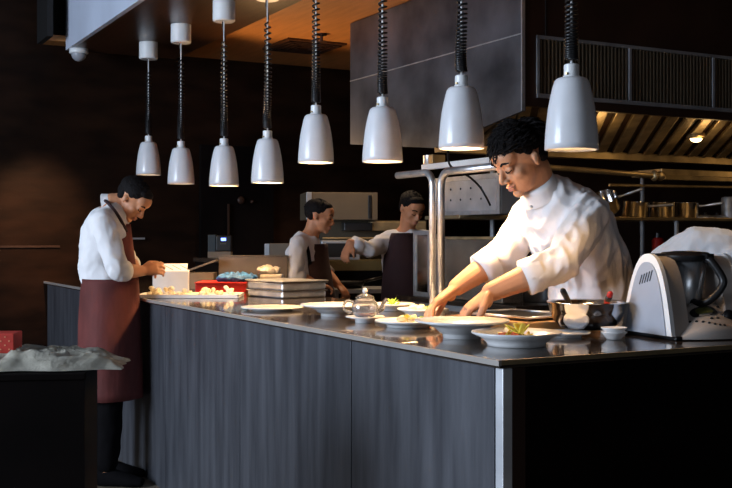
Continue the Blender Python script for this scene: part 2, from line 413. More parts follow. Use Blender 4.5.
# lower splash plate and framed glass
lp = thing('steel_cabinet', 'brownish steel side cabinet below the shelf behind the bent pipes', 'cabinet', P(1.62, 2.2, .902), TH)
obj('body', box(NB(), 0, .13, .05, .70, 0, .345, .004), mat('brown_tinted_steel', (.30, .25, .20), .25, .75, noise_amt=.4, nscale=5, bump=.25, bscale=5), lp)
obj('frame', box(NB(), -.012, 0, .68, .705, 0, .36), steel, lp)
bm = NB(); box(bm, -.012, 0, .05, .68, .33, .345); obj('top_rim', bm, brass, lp)
gf = thing('glass_door_unit', 'small steel framed glass door left of the bent steel pipes', 'cabinet', P(1.60, 2.93, .902), TH)
obj('body', box(NB(), .02, .25, .01, .17, 0, .36), darkp, gf)
bm = NB()
for (y0, y1, z0, z1) in ((0, .02, 0, .38), (.16, .18, 0, .38), (.02, .16, .355, .38), (.02, .16, 0, .025)): box(bm, 0, .02, y0, y1, z0, z1)
obj('frame', bm, steel, gf)
obj('pane', box(NB(), .008, .014, .02, .16, .025, .355), chrome, gf)
# small fitting hanging under the hood and cable
ft = thing('metal_tin', 'small shiny tin beneath the hood corner above the upper shelf', 'tin', at(429, 160, 6.0), TH)
bm = NB(); lathe(bm, [(0, 0), (.035, 0), (.038, .004), (.038, .055), (0, .055)], 20); obj('body', bm, steel, ft, 'auto')
bm = NB(); box(bm, -.036, .05, -.09, -.042, 0.003, .055, .003); obj('lid', bm, brass, ft)
ft.location = P(1.645, 3.0, 1.6605)
cb = obj('power_cable', tube(NB(), smoothpath([at(448, 150, 5.15), at(449, 163, 5.1), at(456, 171, 5.12), at(468, 176, 5.15), at(479, 186, 5.2), at(486, 197, 5.2), at(490, 205, 5.25)], 6), .0055, 8), black, None, True)
tag(cb, 'black cable drooping in front of the steel box with holes', 'cable')

# saucepans on shelf
def saucepan(r, h):
    t = thing('saucepan', '', 'pan', (0, 0, 0), 0, 'steel pans on the shelf over the range')
    bm = NB(); lathe(bm, [(0, 0), (r*.93, 0), (r, .01), (r, h), (r*1.03, h+.003), (r*.98, h+.001), (r*.97, .012), (0, .006)], 32); obj('pot', bm, chrome, t, True)
    bm = NB(); tube(bm, smoothpath([(r, 0, h*.8), (r+.05, 0, h*.85), (r+.15, 0, h*1.0)], 5), [.009]*3+[.007]*3+[.009]*5, 8); obj('handle', bm, steel, t, True)
    return t
def shelfpos(px, s=2.80, z=1.366):
    r = (px-VX)/FX; # find t
    b = C0 + L*s; t_ = (r*b.y-b.x)/(W.x-r*W.y); return P(t_, s, z)
sp1 = saucepan(.080, .095); sp1['label'] = 'steel saucepan tilted up against the rack, nearest the chef\'s shoulder'; sp1.location = shelfpos(608)+Vector((0, 0, .045)); sp1.rotation_euler = (math.radians(35), math.radians(-12), math.radians(-20))
for px, lab, rz, dz in ((634, 'steel saucepan in the middle of the shelf with handle pointing right', -.3, 0), (662, 'steel saucepan left of the stacked lids', 2.0, 0), (686, 'steel saucepan right end of the pan row', -.5, 0)):
    o = dup(sp1, shelfpos(px), 0, lab); o.rotation_euler = (0, math.radians(4 if px == 634 else 0), rz)
for i, px in enumerate((705, 703)):
    t = thing('pan_lid', ('steel pan lid lying right of the last saucepan', 'steel pan lid at the far right of the pan shelf')[i], 'lid', shelfpos(px+i*14, 2.74), 0, 'pan lids on the shelf')
    bm = NB(); lathe(bm, [(0, .022), (.03, .02), (.065, .006), (.07, 0), (.066, 0), (0, .016)], 24); obj('cover', bm, steel, t, True)
    bm = NB(); ell(bm, (0, 0, .03), (.012, .012, .01)); obj('knob', bm, black, t, True)
# pots on the cooktop seen below the chef's arm
for i, (px, Y, r, h) in enumerate(((513, 5.72, .052, .09), (536, 5.7, .066, .075), (559, 5.65, .05, .10))):
    t = thing('stock_pot', ('small steel pot on the cooktop below the chef\'s far elbow', 'wide steel pot on the cooktop between two others', 'steel pot on the cooktop nearest the mixing bowl')[i], 'pot', (at(px, 300, Y).x, Y, .9005), 0, 'pots on the cooktop')
    bm = NB(); lathe(bm, [(0, 0), (r*.95, 0), (r, .006), (r, h), (r*1.04, h+.003), (r*.97, h), (r*.96, .01), (0, .006)], 28); obj('pot', bm, steel, t, True)
    for a in (0.6, .6+PI):
        bm = NB(); tube(bm, smoothpath([(r*math.cos(a-.25), r*math.sin(a-.25), h*.8), ((r+.025)*math.cos(a), (r+.025)*math.sin(a), h*.82), (r*math.cos(a+.25), r*math.sin(a+.25), h*.8)], 4), .004, 8); obj('handle', bm, steel, t, True)
rc = thing('red_canister', 'small red canister below the pan shelf beside the rack post', 'canister', shelfpos(658, 2.95, .9005))
bm = NB(); lathe(bm, [(0, 0), (.04, 0), (.04, .32), (.03, .34), (0, .34)], 20); obj('body', bm, redm, rc, 'auto')
bm = NB(); lathe(bm, [(0, .341), (.022, .341), (.022, .37), (0, .37)], 16); obj('cap', bm, black, rc)
gb = thing('steel_canister', 'tall grey steel canister at the right end of the pan shelf', 'canister', shelfpos(729, 2.75, 1.366))
bm = NB(); lathe(bm, [(0, 0), (.05, 0), (.05, .13), (.045, .14), (0, .14)], 20); obj('body', bm, steel_b, gb, 'auto')
obj('handle', tube(NB(), smoothpath([(.05, 0, .11), (.075, 0, .09), (.075, 0, .05), (.05, 0, .03)], 4), .004, 8), steel, gb, True)
# back partition behind range keeps view dark
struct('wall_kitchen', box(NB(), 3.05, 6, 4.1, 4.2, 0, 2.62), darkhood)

# ------------------------------------------------------------------ BENT PIPES on the counter
gp = thing('pipe_stand', 'pair of bent stainless steel pipes rising from the counter beside the chef', 'pipe stand', (0, 0, 0), 0)
basep = at(436, 300, 4.56); bx, by = basep.x, basep.y
gp.location = (bx, by, TOPZ)
def pipe(px0, dirn, ln, ztop):
    b = at(px0, 300, 4.56) - Vector((bx, by, 0)); b.z = 0
    pts = [b, b+Vector((0, 0, ztop-.06))]
    for k in range(1, 7):
        a = k/6*PI/2; pts.append(b+Vector((0, 0, ztop-.06+.06*math.sin(a)))+dirn*.06*(1-math.cos(a)))
    pts.append(b+dirn*ln+Vector((0, 0, ztop)))
    return pts
zt = HC+(VY-172)/FX*4.56-TOPZ
p1 = pipe(432.7, L, .30, zt); p2 = pipe(441, -L, .50, zt)
obj('pipe', tube(NB(), p1, .0155, 16), steel, gp, True); o = obj('pipe', tube(NB(), p2, .0165, 16), steel, gp, True)
e = p2[-1]; obj('end_cap', tube(NB(), [e-L*-.002, e-L*.018], .019, 16), brass, gp, True)
bm = NB(); lathe(bm, [(0, 0), (.055, 0), (.055, .008), (.03, .012), (0, .012)], 24); obj('base_plate', bm, steel, gp)

# ------------------------------------------------------------------ TABLEWARE
def foot_plate(name, label, px, pyfoot, wpx, rimh, deep=False, group='white plates along the counter', extra=None):
    p = atz(px, pyfoot); r = wpx/2/FX*p.y
    t = thing(name, label, 'plate', p+Vector((0, 0, .0006)), 0, group)
    if deep: prof = [(0, .002), (r*.36, .0), (r*.40, 0), (r*.41, .014), (r*.46, rimh*.30), (r*.58, rimh*.62), (r*.72, rimh*.82), (r, rimh), (r*.995, rimh+.005), (r*.70, rimh*.92), (r*.50, rimh*.70), (r*.38, rimh*.42), (0, rimh*.36)]
    else: prof = [(0, .002), (r*.60, 0), (r*.64, 0), (r*.66, .008), (r*.78, rimh*.6), (r, rimh-.002), (r*.998, rimh+.003), (r*.86, rimh*.82), (r*.68, .013), (0, .011)]
    obj('dish', lathe(NB(), prof, 64), ceram, t, True)
    return t, p, r
foot_plate('pasta_plate', 'large deep white plate with wide rim and tall foot under the chef\'s hands', 462, 338, 95, .052, True)
foot_plate('dinner_plate', 'white plate at the counter corner with colourful garnish on it', 516.5, 345.5, 90, .038)
foot_plate('dinner_plate', 'flat white plate with pale food right of the glass teapot', 408, 327, 66, .022)
foot_plate('pasta_plate', 'deep white plate with wide rim just left of the glass teapot', 335, 316, 70, .043, True)
foot_plate('dinner_plate', 'empty white plate behind the teapot spout', 392, 310.5, 46, .028)
foot_plate('dinner_plate', 'white plate under the chef\'s far hand with green garnish', 421, 315.5, 48, .026)
foot_plate('platter', 'low flat white platter between the steel pans and the deep plate', 272, 310, 62, .012)
foot_plate('dinner_plate', 'white plate partly under the steel mixing bowl', 565, 337, 50, .014)

def leaf(bm, c, r, n=5, seed=0):
    rnd = random.Random(seed)
    for k in range(n):
        a = rnd.uniform(0, 2*PI); e = rnd.uniform(.2, 1.2)
        d = Vector((math.cos(a)*math.cos(e), math.sin(a)*math.cos(e), math.sin(e)))
        R = d.to_track_quat('Z', 'Y').to_matrix()
        ell(bm, Vector(c)+d*r*.55, (r*.32, r*.10, r*.62), R, 10, 6)
    return bm
def garnish(label, p, spec, group=None):
    t = thing('garnish', label, 'food', p, 0, group)
    for i, (dx, dy, dz, r, m, kind) in enumerate(spec):
        bm = NB()
        if kind == 'leaf': leaf(bm, (dx, dy, dz), r, 6, i+3)
        else:
            ell(bm, (dx, dy, dz+r*.5), (r, r*.8, r*.6), seg=12, rings=8)
            for v in bm.verts: v.co += Vector((1, 1, 1))*noise.noise(v.co*90)*r*.25
        obj('leaf' if kind == 'leaf' else 'morsel', bm, m, t, True)
    return t
pc = atz(516.5, 345.5)+Vector((0, 0, .013))
garnish('yellow leaves and red morsels arranged on the corner plate', pc, [
    (-.04, 0, .008, .016, redf, 'm'), (-.03, .01, .012, .024, yellowf, 'leaf'), (.0, .0, .008, .018, redf, 'm'), (.012, -.005, .02, .034, yellowf, 'leaf'), (-.006, .012, .03, .030, yellowf, 'leaf'), (.034, .006, .006, .014, ivory, 'm'), (.03, 0, .008, .020, yellowf, 'leaf'), (-.018, -.012, .006, .012, greenf, 'leaf')])
pc = atz(408, 327)+Vector((0, 0, .013))
garnish('pale orange morsels with yellow leaf on the flat plate right of the teapot', pc, [(-.02, 0, .004, .02, dough, 'm'), (.012, .005, .004, .022, dough, 'm'), (-.004, 0, .012, .020, yellowf, 'leaf'), (.05, .02, .01, .014, greenf, 'leaf')])
pc = atz(392, 310.5)+Vector((0, 0, .013))
garnish('small green leaf garnish behind the teapot spout', pc, [(0, -.02, .014, .03, greenf, 'leaf'), (.02, -.01, .01, .018, yellowf, 'leaf')])
pc = atz(421, 315.5)+Vector((0, 0, .013))
garnish('white morsels with green leaf beneath the chef\'s far hand', pc, [(.0, -.02, .006, .022, ivory, 'm'), (-.03, .0, .006, .022, ivory, 'm'), (.03, -.03, .012, .018, greenf, 'leaf')])
pc = atz(462, 338)+Vector((0, 0, .0205))
garnish('white cubes of food in the large deep plate', pc, [(-.01, .02, .0, .02, ivory, 'm'), (.02, .0, .0, .018, ivory, 'm')])

# teapot and saucer
tp0 = atz(365, 322.5)
sc_ = thing('saucer', 'white footed saucer under the glass teapot', 'saucer', tp0+Vector((0, 0, .0006)))
obj('dish', lathe(NB(), [(0, .002), (.032, 0), (.036, .0), (.036, .012), (.072, .020), (.072, .023), (.03, .017), (0, .016)], 48), ceram, sc_, True)
tp = thing('glass_teapot', 'small clear glass teapot holding a little red tea', 'teapot', tp0+Vector((0, 0, .019)), 0)
gl = [(0, 0), (.030, 0), (.040, .008), (.049, .025), (.050, .040), (.043, .058), (.034, .068), (.032, .072), (.029, .072), (.031, .066), (.040, .056), (.046, .040), (.045, .026), (.037, .011), (.028, .004), (0, .004)]
obj('body', lathe(NB(), gl, 48), glass, tp, True)
obj('tea', lathe(NB(), [(0, .0045), (.027, .0045), (.036, .0115), (.0375, .016), (0, .016)], 40), tea, tp, True)
bm = NB(); lathe(bm, [(0, .088), (.012, .087), (.026, .081), (.035, .074), (.034, .0722), (.024, .0785), (0, .084)], 40); lid = obj('lid', bm, glass, tp, True)
bm = NB(); ell(bm, (0, 0, .098), (.0095, .0095, .011)); obj('knob', bm, ceram, lid, True)
obj('handle', tube(NB(), smoothpath([(-.044, 0, .056), (-.065, 0, .062), (-.078, 0, .045), (-.072, 0, .024), (-.049, 0, .018)], 6), .005, 10), glass, tp, True)
bm = NB(); pp = smoothpath([(.044, 0, .022), (.062, 0, .032), (.068, 0, .052), (.080, 0, .070)], 6); tube(bm, pp, [.012-.0065*i/(len(pp)-1) for i in range(len(pp))], 12); obj('spout', bm, glass, tp, True)

# steel pans with lids (stack of two)
def gnpan(loc, lab):
    t = thing('steel_pan', lab, 'pan', loc, 0, 'stacked steel pans')
    bm = NB(); box(bm, -.137, .137, -.170, .170, 0, .034, .008); obj('pan', bm, steel, t)
    bm = NB(); box(bm, -.145, .145, -.178, .178, .034, .041, .004); obj('rim', bm, chrome, t)
    return t
q = atz(282, 299)   # nearest corner
cen = Vector((-.422, 5.64, TOPZ))
rp = math.radians(38)
g1 = gnpan(cen+Vector((0, 0, .0006)), 'shallow steel pan at the bottom of the stack on the counter')
g2 = gnpan(cen+Vector((0, 0, .042)), 'shallow steel pan with flat lid on top of the stack')
for g in (g1, g2): g.rotation_euler = (0, 0, rp)
obj('lid', box(NB(), -.147, .147, -.180, .180, .0415, .048, .003), steel, g2)

# mixing bowl
mb0 = atz(587, 333.5)
mb = thing('mixing_bowl', 'stainless steel mixing bowl in front of the chef', 'bowl', mb0+Vector((0, 0, .0156)))
r = 79/2/FX*mb0.y
obj('bowl', lathe(NB(), [(0, .001), (r*.52, 0), (r*.68, .006), (r*.84, .028), (r*.93, .055), (r*.97, .083), (r*1.03, .087), (r*1.03, .090), (r*.955, .087), (r*.915, .056), (r*.82, .030), (r*.66, .009), (0, .004)], 64), chrome, mb, True)
bt = obj('batter', lathe(NB(), [(0, .05), (r*.88, .05), (r*.9, .056), (r*.88, .062), (r*.3, .070), (0, .072)], 40), dough, None, True); bt.location = mb0+Vector((0, 0, .0156)); tag(bt, 'creamy mixture inside the steel mixing bowl', 'food')
def spatula(lab, a, b, m, m2=None):
    a = Vector(a); b = Vector(b); t = thing('spatula', lab, 'spatula', a); d = b-a
    obj('handle', tube(NB(), [d*.5, d*.6, d*.8, d*.95, d], [.006, .0085, .0095, .0095, .005], 12), m, t, True)
    obj('shaft', tube(NB(), [Vector((0, 0, 0)), d*.5], .0045, 8), steel, t, True)
    if m2: obj('grip', tube(NB(), [d*.72, d*.86], .0105, 12), m2, t, True, label='red grip band')
    return t
c_ = mb0+Vector((0, 0, .085))
spatula('spatula with black handle leaning on the left rim of the mixing bowl', at(578, 320, 3.46), at(562, 289, 3.36), black)
spatula('spatula with red and black handle in the right side of the mixing bowl', at(600, 320, 3.46), at(611, 292, 3.38), redm, black)
# stacked small dishes
for i, lab in enumerate(('small white dish at the bottom of the pair left of the food processor', 'small white dish on top of the pair left of the food processor')):
    t = thing('sauce_dish', lab, 'dish', atz(614, 339.5)+Vector((0, 0, .0006+i*.013)), 0, 'stacked sauce dishes')
    obj('dish', lathe(NB(), [(0, .002), (.022, 0), (.024, .004), (.038, .020), (.040, .024), (.038, .024), (.024, .009), (0, .007)], 36), ceram, t, True)
# cutting boards and dark tray behind the plates
cbp = P(.67, .83, TOPZ+.0006)
t = thing('cutting_board', 'light wooden cutting board on the inner edge of the counter behind the deep plate', 'cutting board', cbp, TH)
obj('board', box(NB(), -.17, .19, -.22, .22, 0, .03, .004), boardm, t)
t = thing('baking_tray', 'black tray with a steel rim lying on the cutting board', 'tray', cbp+Vector((0, 0, .0306)), TH+.15)
obj('pan', box(NB(), -.12, .14, -.17, .17, 0, .010, .003), black, t)
bm = NB(); tube(bm, [(-.12, -.17, .012), (.14, -.17, .012), (.14, .17, .012), (-.12, .17, .012), (-.12, -.17, .012)], .004, 8); obj('rim', bm, steel, t, True)
t = thing('kitchen_knife', 'kitchen knife lying between the corner plate and the cutting board', 'knife', P(.50, .52, TOPZ+.001), TH+.2)
obj('blade', prism(NB(), [(0, 0), (.17, .004), (.19, .016), (0, .03)], 'z', 0, .003), steel, t)
bm = NB(); box(bm, -.11, 0, .004, .026, 0, .014, .004); obj('handle', bm, black, t)

# ------------------------------------------------------------------ FOOD PROCESSOR
A_ = Vector((.836, 3.49, 0)); B_ = Vector((.927, 3.226, 0))
dax = (B_-A_).normalized()               # depth axis (towards front)
wax = Vector((-dax.y, dax.x, 0))         # width axis to the right
fp = thing('food_processor', 'white and grey countertop food processor with steel jug and black lid', 'food processor', (A_.x, A_.y, TOPZ+.0006), math.atan2(-dax.x, wax.x*1.0) if False else math.atan2(wax.y, wax.x))
# local x = width, local y = -depth  (y negative goes to the front)
D, Hh = .279, .262
def arch(inset=0., n=28, base=0.012):
    pts = []
    for i in range(n+1):
        a = -1+2*i/n
        yy = math.sin(a*PI/2)
        y = D/2+ (D/2-inset)*yy
        z = (Hh-inset)*(1-abs(yy)**2.5*1.0)
        y += .012*(z/Hh)
        pts.append((-y, max(base, z)))
    return pts
for x0, x1 in ((0, .014), (.271, .285)):
    obj('wing', prism(NB(), arch(), 'x', x0, x1), white_pl, fp, 'auto', label='white arch shaped side wing')
pan = prism(NB(), arch(.026, base=.012), 'x', -.004, .0); po = obj('side_panel', pan, grey_m, fp, label='grey inset side panel')
bm = NB()
for k in range(5):
    y = -.115-k*.014
    tube(bm, [(-.0045, y-.012, .195+.004*k), (-.0045, y+.002, .165+.003*k)], .0022, 6)
obj('vent_slot', bm, black, po)
# hull between wings
hull = arch(.008)
obj('hull', prism(NB(), hull, 'x', .0145, .072), tm_body, fp, 'auto')
obj('hull', prism(NB(), hull, 'x', .214, .2705), tm_body, fp, 'auto')
obj('hull', prism(NB(), [(-.01, .012), (-.02, .08), (-.05, .11), (-.18, .09), (-.25, .05), (-.27, .012)], 'x', .0725, .2135), tm_body, fp)
obj('base', box(NB(), .01, .275, -.285, -.005, 0, .012, .003), black, fp)
# control panel hump
bm = NB(); rows = []
for j in range(9):
    v = j/8; y = -.20-.115*v
    row = []
    for i in range(21):
        u = -1+2*i/20
        hx = .135
        zt_ = (.082*(1-v)**.8+.018)*(1-abs(u)**2.6)+.012
        y2 = y+.03*abs(u)**2*v
        row.append(bm.verts.new((.168+u*hx, y2, max(.012, zt_))))
    rows.append(row)
for a, b in zip(rows, rows[1:]):
    for i in range(20): bm.faces.new((a[i], a[i+1], b[i+1], b[i]))
# skirt
low = [bm.verts.new((v.co.x, v.co.y, .003)) for v in rows[-1]]
for i in range(20): bm.faces.new((rows[-1][i], rows[-1][i+1], low[i+1], low[i]))
top = [bm.verts.new((v.co.x, v.co.y, .003)) for v in rows[0]]
for i in range(20): bm.faces.new((rows[0][i], rows[0][i+1], top[i+1], top[i]))
cpn = obj('control_panel', bm, tm_body, fp, True)
def hump(u, v, lift=.001):
    return Vector((.168+u*.135, -.20-.115*v+.03*abs(u)**2*v, (.082*(1-v)**.8+.018)*(1-abs(u)**2.6)+.012+lift))
def patch(bm, u0, u1, v0, v1, lift, n=8, round_=True):
    vs = []
    cu, cv = (u0+u1)/2, (v0+v1)/2
    ring = [bm.verts.new(hump(cu+(u1-u0)/2*math.copysign(abs(math.cos(a))**.6, math.cos(a)), cv+(v1-v0)/2*math.copysign(abs(math.sin(a))**.6, math.sin(a)), lift)+Vector((0, -.001, 0))) for a in [2*PI*k/24 for k in range(24)]]
    bm.faces.new(ring)
patchb = NB(); patch(patchb, -.55, .12, .22, .56, .0022); obj('display_frame', patchb, black, cpn)
patchb = NB(); patch(patchb, -.42, .02, .28, .50, .0035); obj('display', patchb, lcd, cpn)
bm = NB()
for k in range(8):
    a = k/7; u = -.76+a*.80; v = .46+.42*math.sin(a*PI*.5)
    ell(bm, hump(u, v, .0), (.0052, .004, .004), seg=10, rings=6)
for u in (-.22, -.06): ell(bm, hump(u+.06, .66, 0), (.0065, .004, .004), seg=10, rings=6)
ell(bm, hump(-.66, .34, 0), (.0055, .004, .004), seg=10, rings=6); ell(bm, hump(.28, .22, 0), (.0065, .004, .004), seg=10, rings=6)
obj('button', bm, black, cpn, True)
bm = NB(); ell(bm, hump(.36, .58, .0), (.024, .012, .022)); obj('dial', bm, black, cpn, True)
# jug
jc = Vector((.143, -.145, 0))
bm = NB(); lathe(bm, [(0, .095), (.042, .095), (.048, .105), (.066, .238), (.060, .240), (0, .238)], 40, jc); jug = obj('jug', bm, steel, fp, True)
bm = NB(); lathe(bm, [(0, .238), (.080, .238), (.086, .246), (.086, .256), (.070, .266), (.030, .270), (0, .270)], 40, jc)
prism(bm, [(.04, -.14), (.16, -.235), (.185, -.235), (.20, -.13), (.06, -.06)], 'z', .245, .262)
for v in bm.verts:
    pass
obj('lid', bm, black, jug, 'auto')
hp = smoothpath([(.165, -.215, .245), (.175, -.235, .238), (.197, -.262, .185), (.190, -.262, .155), (.165, -.245, .120), (.145, -.215, .105), (.14, -.19, .11)], 6)
obj('handle', tube(NB(), hp, .0125, 12), black, jug, True)

# ------------------------------------------------------------------ LEFT END OF THE COUNTER
tr0 = atz(192, 297)
tr = thing('food_tray', 'white tray heaped with pale pieces in front of the stooping cook', 'tray', tr0+Vector((0, 0, .0006)), 0)
bm = NB(); box(bm, -.27, .26, -.13, .13, 0, .008, .003); box(bm, -.27, -.262, -.13, .13, .008, .018); box(bm, .252, .26, -.13, .13, .008, .018); box(bm, -.27, .26, -.13, -.122, .008, .018); box(bm, -.27, .26, .122, .13, .008, .018); obj('tray', bm, ceram, tr)
piece = None; rnd = random.Random(4)
for i in range(46):
    if i < 16: x, y = -.22+rnd.random()*.10, rnd.uniform(-.09, .09)
    elif i < 24: x, y = rnd.uniform(-.1, .06), rnd.uniform(-.09, .05)
    else: x, y = rnd.uniform(.05, .22), rnd.uniform(-.09, .09)
    zz = .020 + (.016 if i % 3 == 0 else 0)+(.014 if i % 7 == 0 else 0)
    if piece is None:
        bm = NB(); ell(bm, (0, 0, 0), (.016, .012, .011), seg=12, rings=8)
        for v in bm.verts: v.co *= 1+.25*noise.noise(v.co*80)
        piece = obj('mushroom_piece', bm, ivory, None, True); tag(piece, 'small pale piece of food on the white tray in front of the stooping cook', 'food', 'pale food pieces on the tray'); o = piece
    else: o = piece.copy(); COL.objects.link(o)
    o.location = tr0+Vector((x, y, zz)); o.rotation_euler = (rnd.random()*.6, rnd.random()*.6, rnd.random()*6)
for i in range(5):
    bm = NB(); tube(bm, [(-.06, 0, 0), (.06, 0, .002)], .005, 8); o = obj('asparagus_spear', bm, ivory, None, True); o.location = tr0+Vector((-.03+.006*i, -.06+i*.03, .0145)); o.rotation_euler = (0, 0, .05*i)
    tag(o, 'thin pale yellow stalk lying across the middle of the white tray', 'food', 'pale stalks on the tray')
# paper box behind the tray
pb = thing('paper_box', 'white open carton of paper sheets behind the food tray', 'box', at(173, 290, 6.05)*1, math.radians(8)); pb.location.z = TOPZ+.0006
bm = NB(); box(bm, -.11, .09, -.07, .07, 0, .125, .004); obj('carton', bm, paper, pb)
bm = NB(); M = Matrix.Translation((-.01, -.0, .128)) @ Matrix.Rotation(math.radians(18), 4, 'X'); box(bm, -.105, .09, -.04, .09, 0, .006, M=M); fl = obj('sheet', bm, paper, pb)
bm = NB()
for k in range(4):
    M2 = M @ Matrix.Translation((-.06+k*.045, .02, .0065)) @ Matrix.Rotation(.6, 4, 'Z'); box(bm, -.003, .003, -.045, .045, 0, .001, M=M2)
obj('print', bm, ink, fl)
# red box with blue wrap
def cbox(name, lab, px0, px1, ybot, ytop, Y, m, dep=.2, cat='box', rz=0):
    x0 = (px0-VX)/FX*Y; x1 = (px1-VX)/FX*Y; h = (ybot-ytop)/FX*Y; z0 = HC-(ybot-VY)/FX*Y
    t = thing(name, lab, cat, ((x0+x1)/2, Y+dep/2, z0), rz)
    w = (x1-x0)/2
    return t, w, h, dep
t, w, h, dp = cbox('red_crate', 'low red plastic crate behind the steel pans and food tray', 195, 246, 292, 285, 6.02, redm, .3)
t.location.z = TOPZ+.0006
bm = NB(); box(bm, -w, w, -dp/2, dp/2, 0, .05, .004); obj('body', bm, redm, t); obj('rim', box(NB(), -w-.004, w+.004, -dp/2-.004, dp/2+.004, .0505, .058, .002), redm, t)
rcp = t.location.copy()
bm = NB(); ell(bm, (0, 0, .02), (.12, .07, .028), seg=40, rings=20)
for v in bm.verts: v.co += Vector((0, 0, 1))*noise.noise(v.co*60)*.02; v.co.z = max(v.co.z, 0)
o = obj('blue_cloth', bm, bluem, None, True); o.location = rcp+Vector((.08, -.05, .0585)); tag(o, 'crumpled blue cloth lying on the red crate', 'cloth')
t = thing('green_box', 'flat green and yellow box in front of the brown panel', 'box', at(249, 290, 6.55)); t.location.z = TOPZ+.0006
t.location = P(.70, 3.15+.45, TOPZ+.0006); t.location = (at(249, 280, 6.41).x, 6.41, TOPZ+.0006)
bm = NB(); box(bm, -.11, .10, -.08, .08, 0, .05, .003); obj('carton', bm, greenm, t); obj('band', box(NB(), -.105, .095, -.082, -.0805, .018, .034), yellowf, t)
gbp = t.location.copy()
t2 = obj('blue_packet', box(NB(), -.05, .05, -.05, .05, 0, .02, .006), bluem); t2.location = gbp+Vector((.0, 0, .051)); tag(t2, 'small blue packet on top of the green box', 'packet')
# clear tub
t = thing('plastic_tub', 'translucent plastic tub with crumpled wrap left of the bending cook in black straps', 'tub', (at(272, 283, 6.2).x, 6.2, TOPZ+.0006))
frost = mat('frosted_plastic', (.42, .38, .34), .3)
bm = NB(); box(bm, -.065, .065, -.06, .06, 0, .10, .012); obj('tub', bm, frost, t)
bm = NB(); ell(bm, (-.02, 0, .118), (.07, .05, .03), seg=30, rings=16)
for v in bm.verts: v.co += Vector((0, 0, 1))*noise.noise(v.co*50)*.02; v.co.z = max(v.co.z, .101)
obj('wrap', bm, frost, t, True)
# brown panel (partition) behind and slanted lid, brown carton
t = thing('partition_panel', 'brown upright panel standing on the far side of the counter behind the green box', 'panel', (at(253, 285, 6.5).x, 6.5, TOPZ+.0006), 0)
obj('board', box(NB(), -.21, .21, -.0, .02, 0, .195, .004), card, t); obj('top_edge', box(NB(), -.21, .21, -.004, .024, .1955, .203), beige, t)
t = thing('carton', 'low brown carton with a raised lid beside the upright brown panel', 'box', (at(203, 285, 6.45).x, 6.45, TOPZ+.0006), 0)
bm = NB(); box(bm, -.10, .075, -.08, .08, 0, .10, .003); obj('carton', bm, card, t)
bm = NB(); M = Matrix.Translation((-.09, -.06, .105)) @ Matrix.Rotation(-math.radians(20), 4, 'Y'); box(bm, -.02, .19, -.0, .12, 0, .010, M=M); obj('lid', bm, beige, t)
# payment terminal
t = thing('payment_terminal', 'dark payment terminal with a small blue lit screen on the back counter', 'terminal', (at(221, 258, 7.3).x, 7.3, 1.1007), 0)
obj('body', box(NB(), -.035, .07, 0, .06, 0.045, .155, .008), black, t); obj('screen', box(NB(), -.0, .034, -.003, -.0005, .118, .138), screenm, t)
bm = NB()
for i in range(3): box(bm, -.005+i*.014, .004+i*.014, -.003, -.0005, .095, .101)
obj('key', bm, beige, t); obj('side_module', box(NB(), -.09, -.036, 0, .06, 0.02, .16, .004), mat('dim_teal', (.012, .02, .025), .6), t); obj('foot', box(NB(), -.09, .07, -.01, .07, 0, .044, .004), card, t)
t = thing('back_counter', 'dark raised service counter behind the brown panel, carrying the payment terminal', 'counter', P(.91, 4.40, 0), TH)
obj('cabinet', box(NB(), 0, .75, .02, .55, 0, 1.07), darkp, t); obj('worktop', box(NB(), -.01, .76, 0, .57, 1.0705, 1.10, .003), stone, t)
t = thing('beige_box', 'dim beige box standing behind the back of the cook in black straps', 'box', (at(276, 256, 7.3).x, 7.3, 1.1007), 0)
obj('body', box(NB(), -.045, .10, 0, .08, 0, .10, .003), card, t); obj('side_strip', box(NB(), -.078, -.0455, 0, .08, 0, .098, .002), steel_b, t)
t = obj('wall_ledge', box(NB(), -.055, .055, -.02, .02, 0, .014, .002), steel_b); t.location = at(137, 239.5, 7.55); tag(t, 'thin steel ledge on the dark wall beyond the stooping cook', 'ledge')
t.location = P(.0, 0, 0); 
def wallpt(px, z): 
    r = (px-VX)/FX; b = C0+L*(SW-.021); tt = (r*b.y-b.x)/(W.x-r*W.y); return P(tt, SW-.021, z)
wp = wallpt(137, 0); wp.z = HC-(2.5)/FX*wp.y; t.location = wp; t.rotation_euler = (0, 0, TH)

# ------------------------------------------------------------------ BACK EQUIPMENT
def eqx(px, Y): return (px-VX)/FX*Y
Yb = 7.75
ov = thing('wall_oven', 'beige fronted oven cabinet high on the rear kitchen wall', 'oven', (eqx(342, Yb), Yb, 1.37), TH*.35)
w = 72/FX*Yb/2
obj('body', box(NB(), -w, w, 0, .4, 0, .20, .004), beige, ov); obj('side_post', box(NB(), -w-.0, -w+.04, -.012, -.0005, 0, .20, .003), steel_b, ov)
obj('handle', box(NB(), w-.07, w-.045, -.02, -.0005, .01, .18, .003), black, ov); obj('frame', box(NB(), w-.042, w+.0, -.012, -.0005, 0, .20, .003), beige, ov)
gr = thing('rear_range', 'rear stove with dark griddle slot, control panel and warm steel rim', 'stove', (eqx(360, 7.7), 7.7, 0), TH*.35)
obj('cabinet', box(NB(), -.30, .55, 0, .5, .0, 1.0), darkp, gr)
obj('front_rim', box(NB(), -.30, .55, -.02, .5, 1.0005, 1.08, .006), mat('dim_olive_steel', (.16, .12, .05), .4, .6), gr)
obj('splash_back', box(NB(), -.26, .55, .25, .28, 1.081, 1.37), mat('dim_steel', (.10, .085, .06), .45, .6), gr)
obj('hood_lip', box(NB(), .10, .52, .12, .249, 1.29, 1.36, .006), brass, gr)
bm = NB(); box(bm, -.10, .11, .10, .24, 1.29, 1.35, .006); obj('griddle_slot', bm, black, gr)
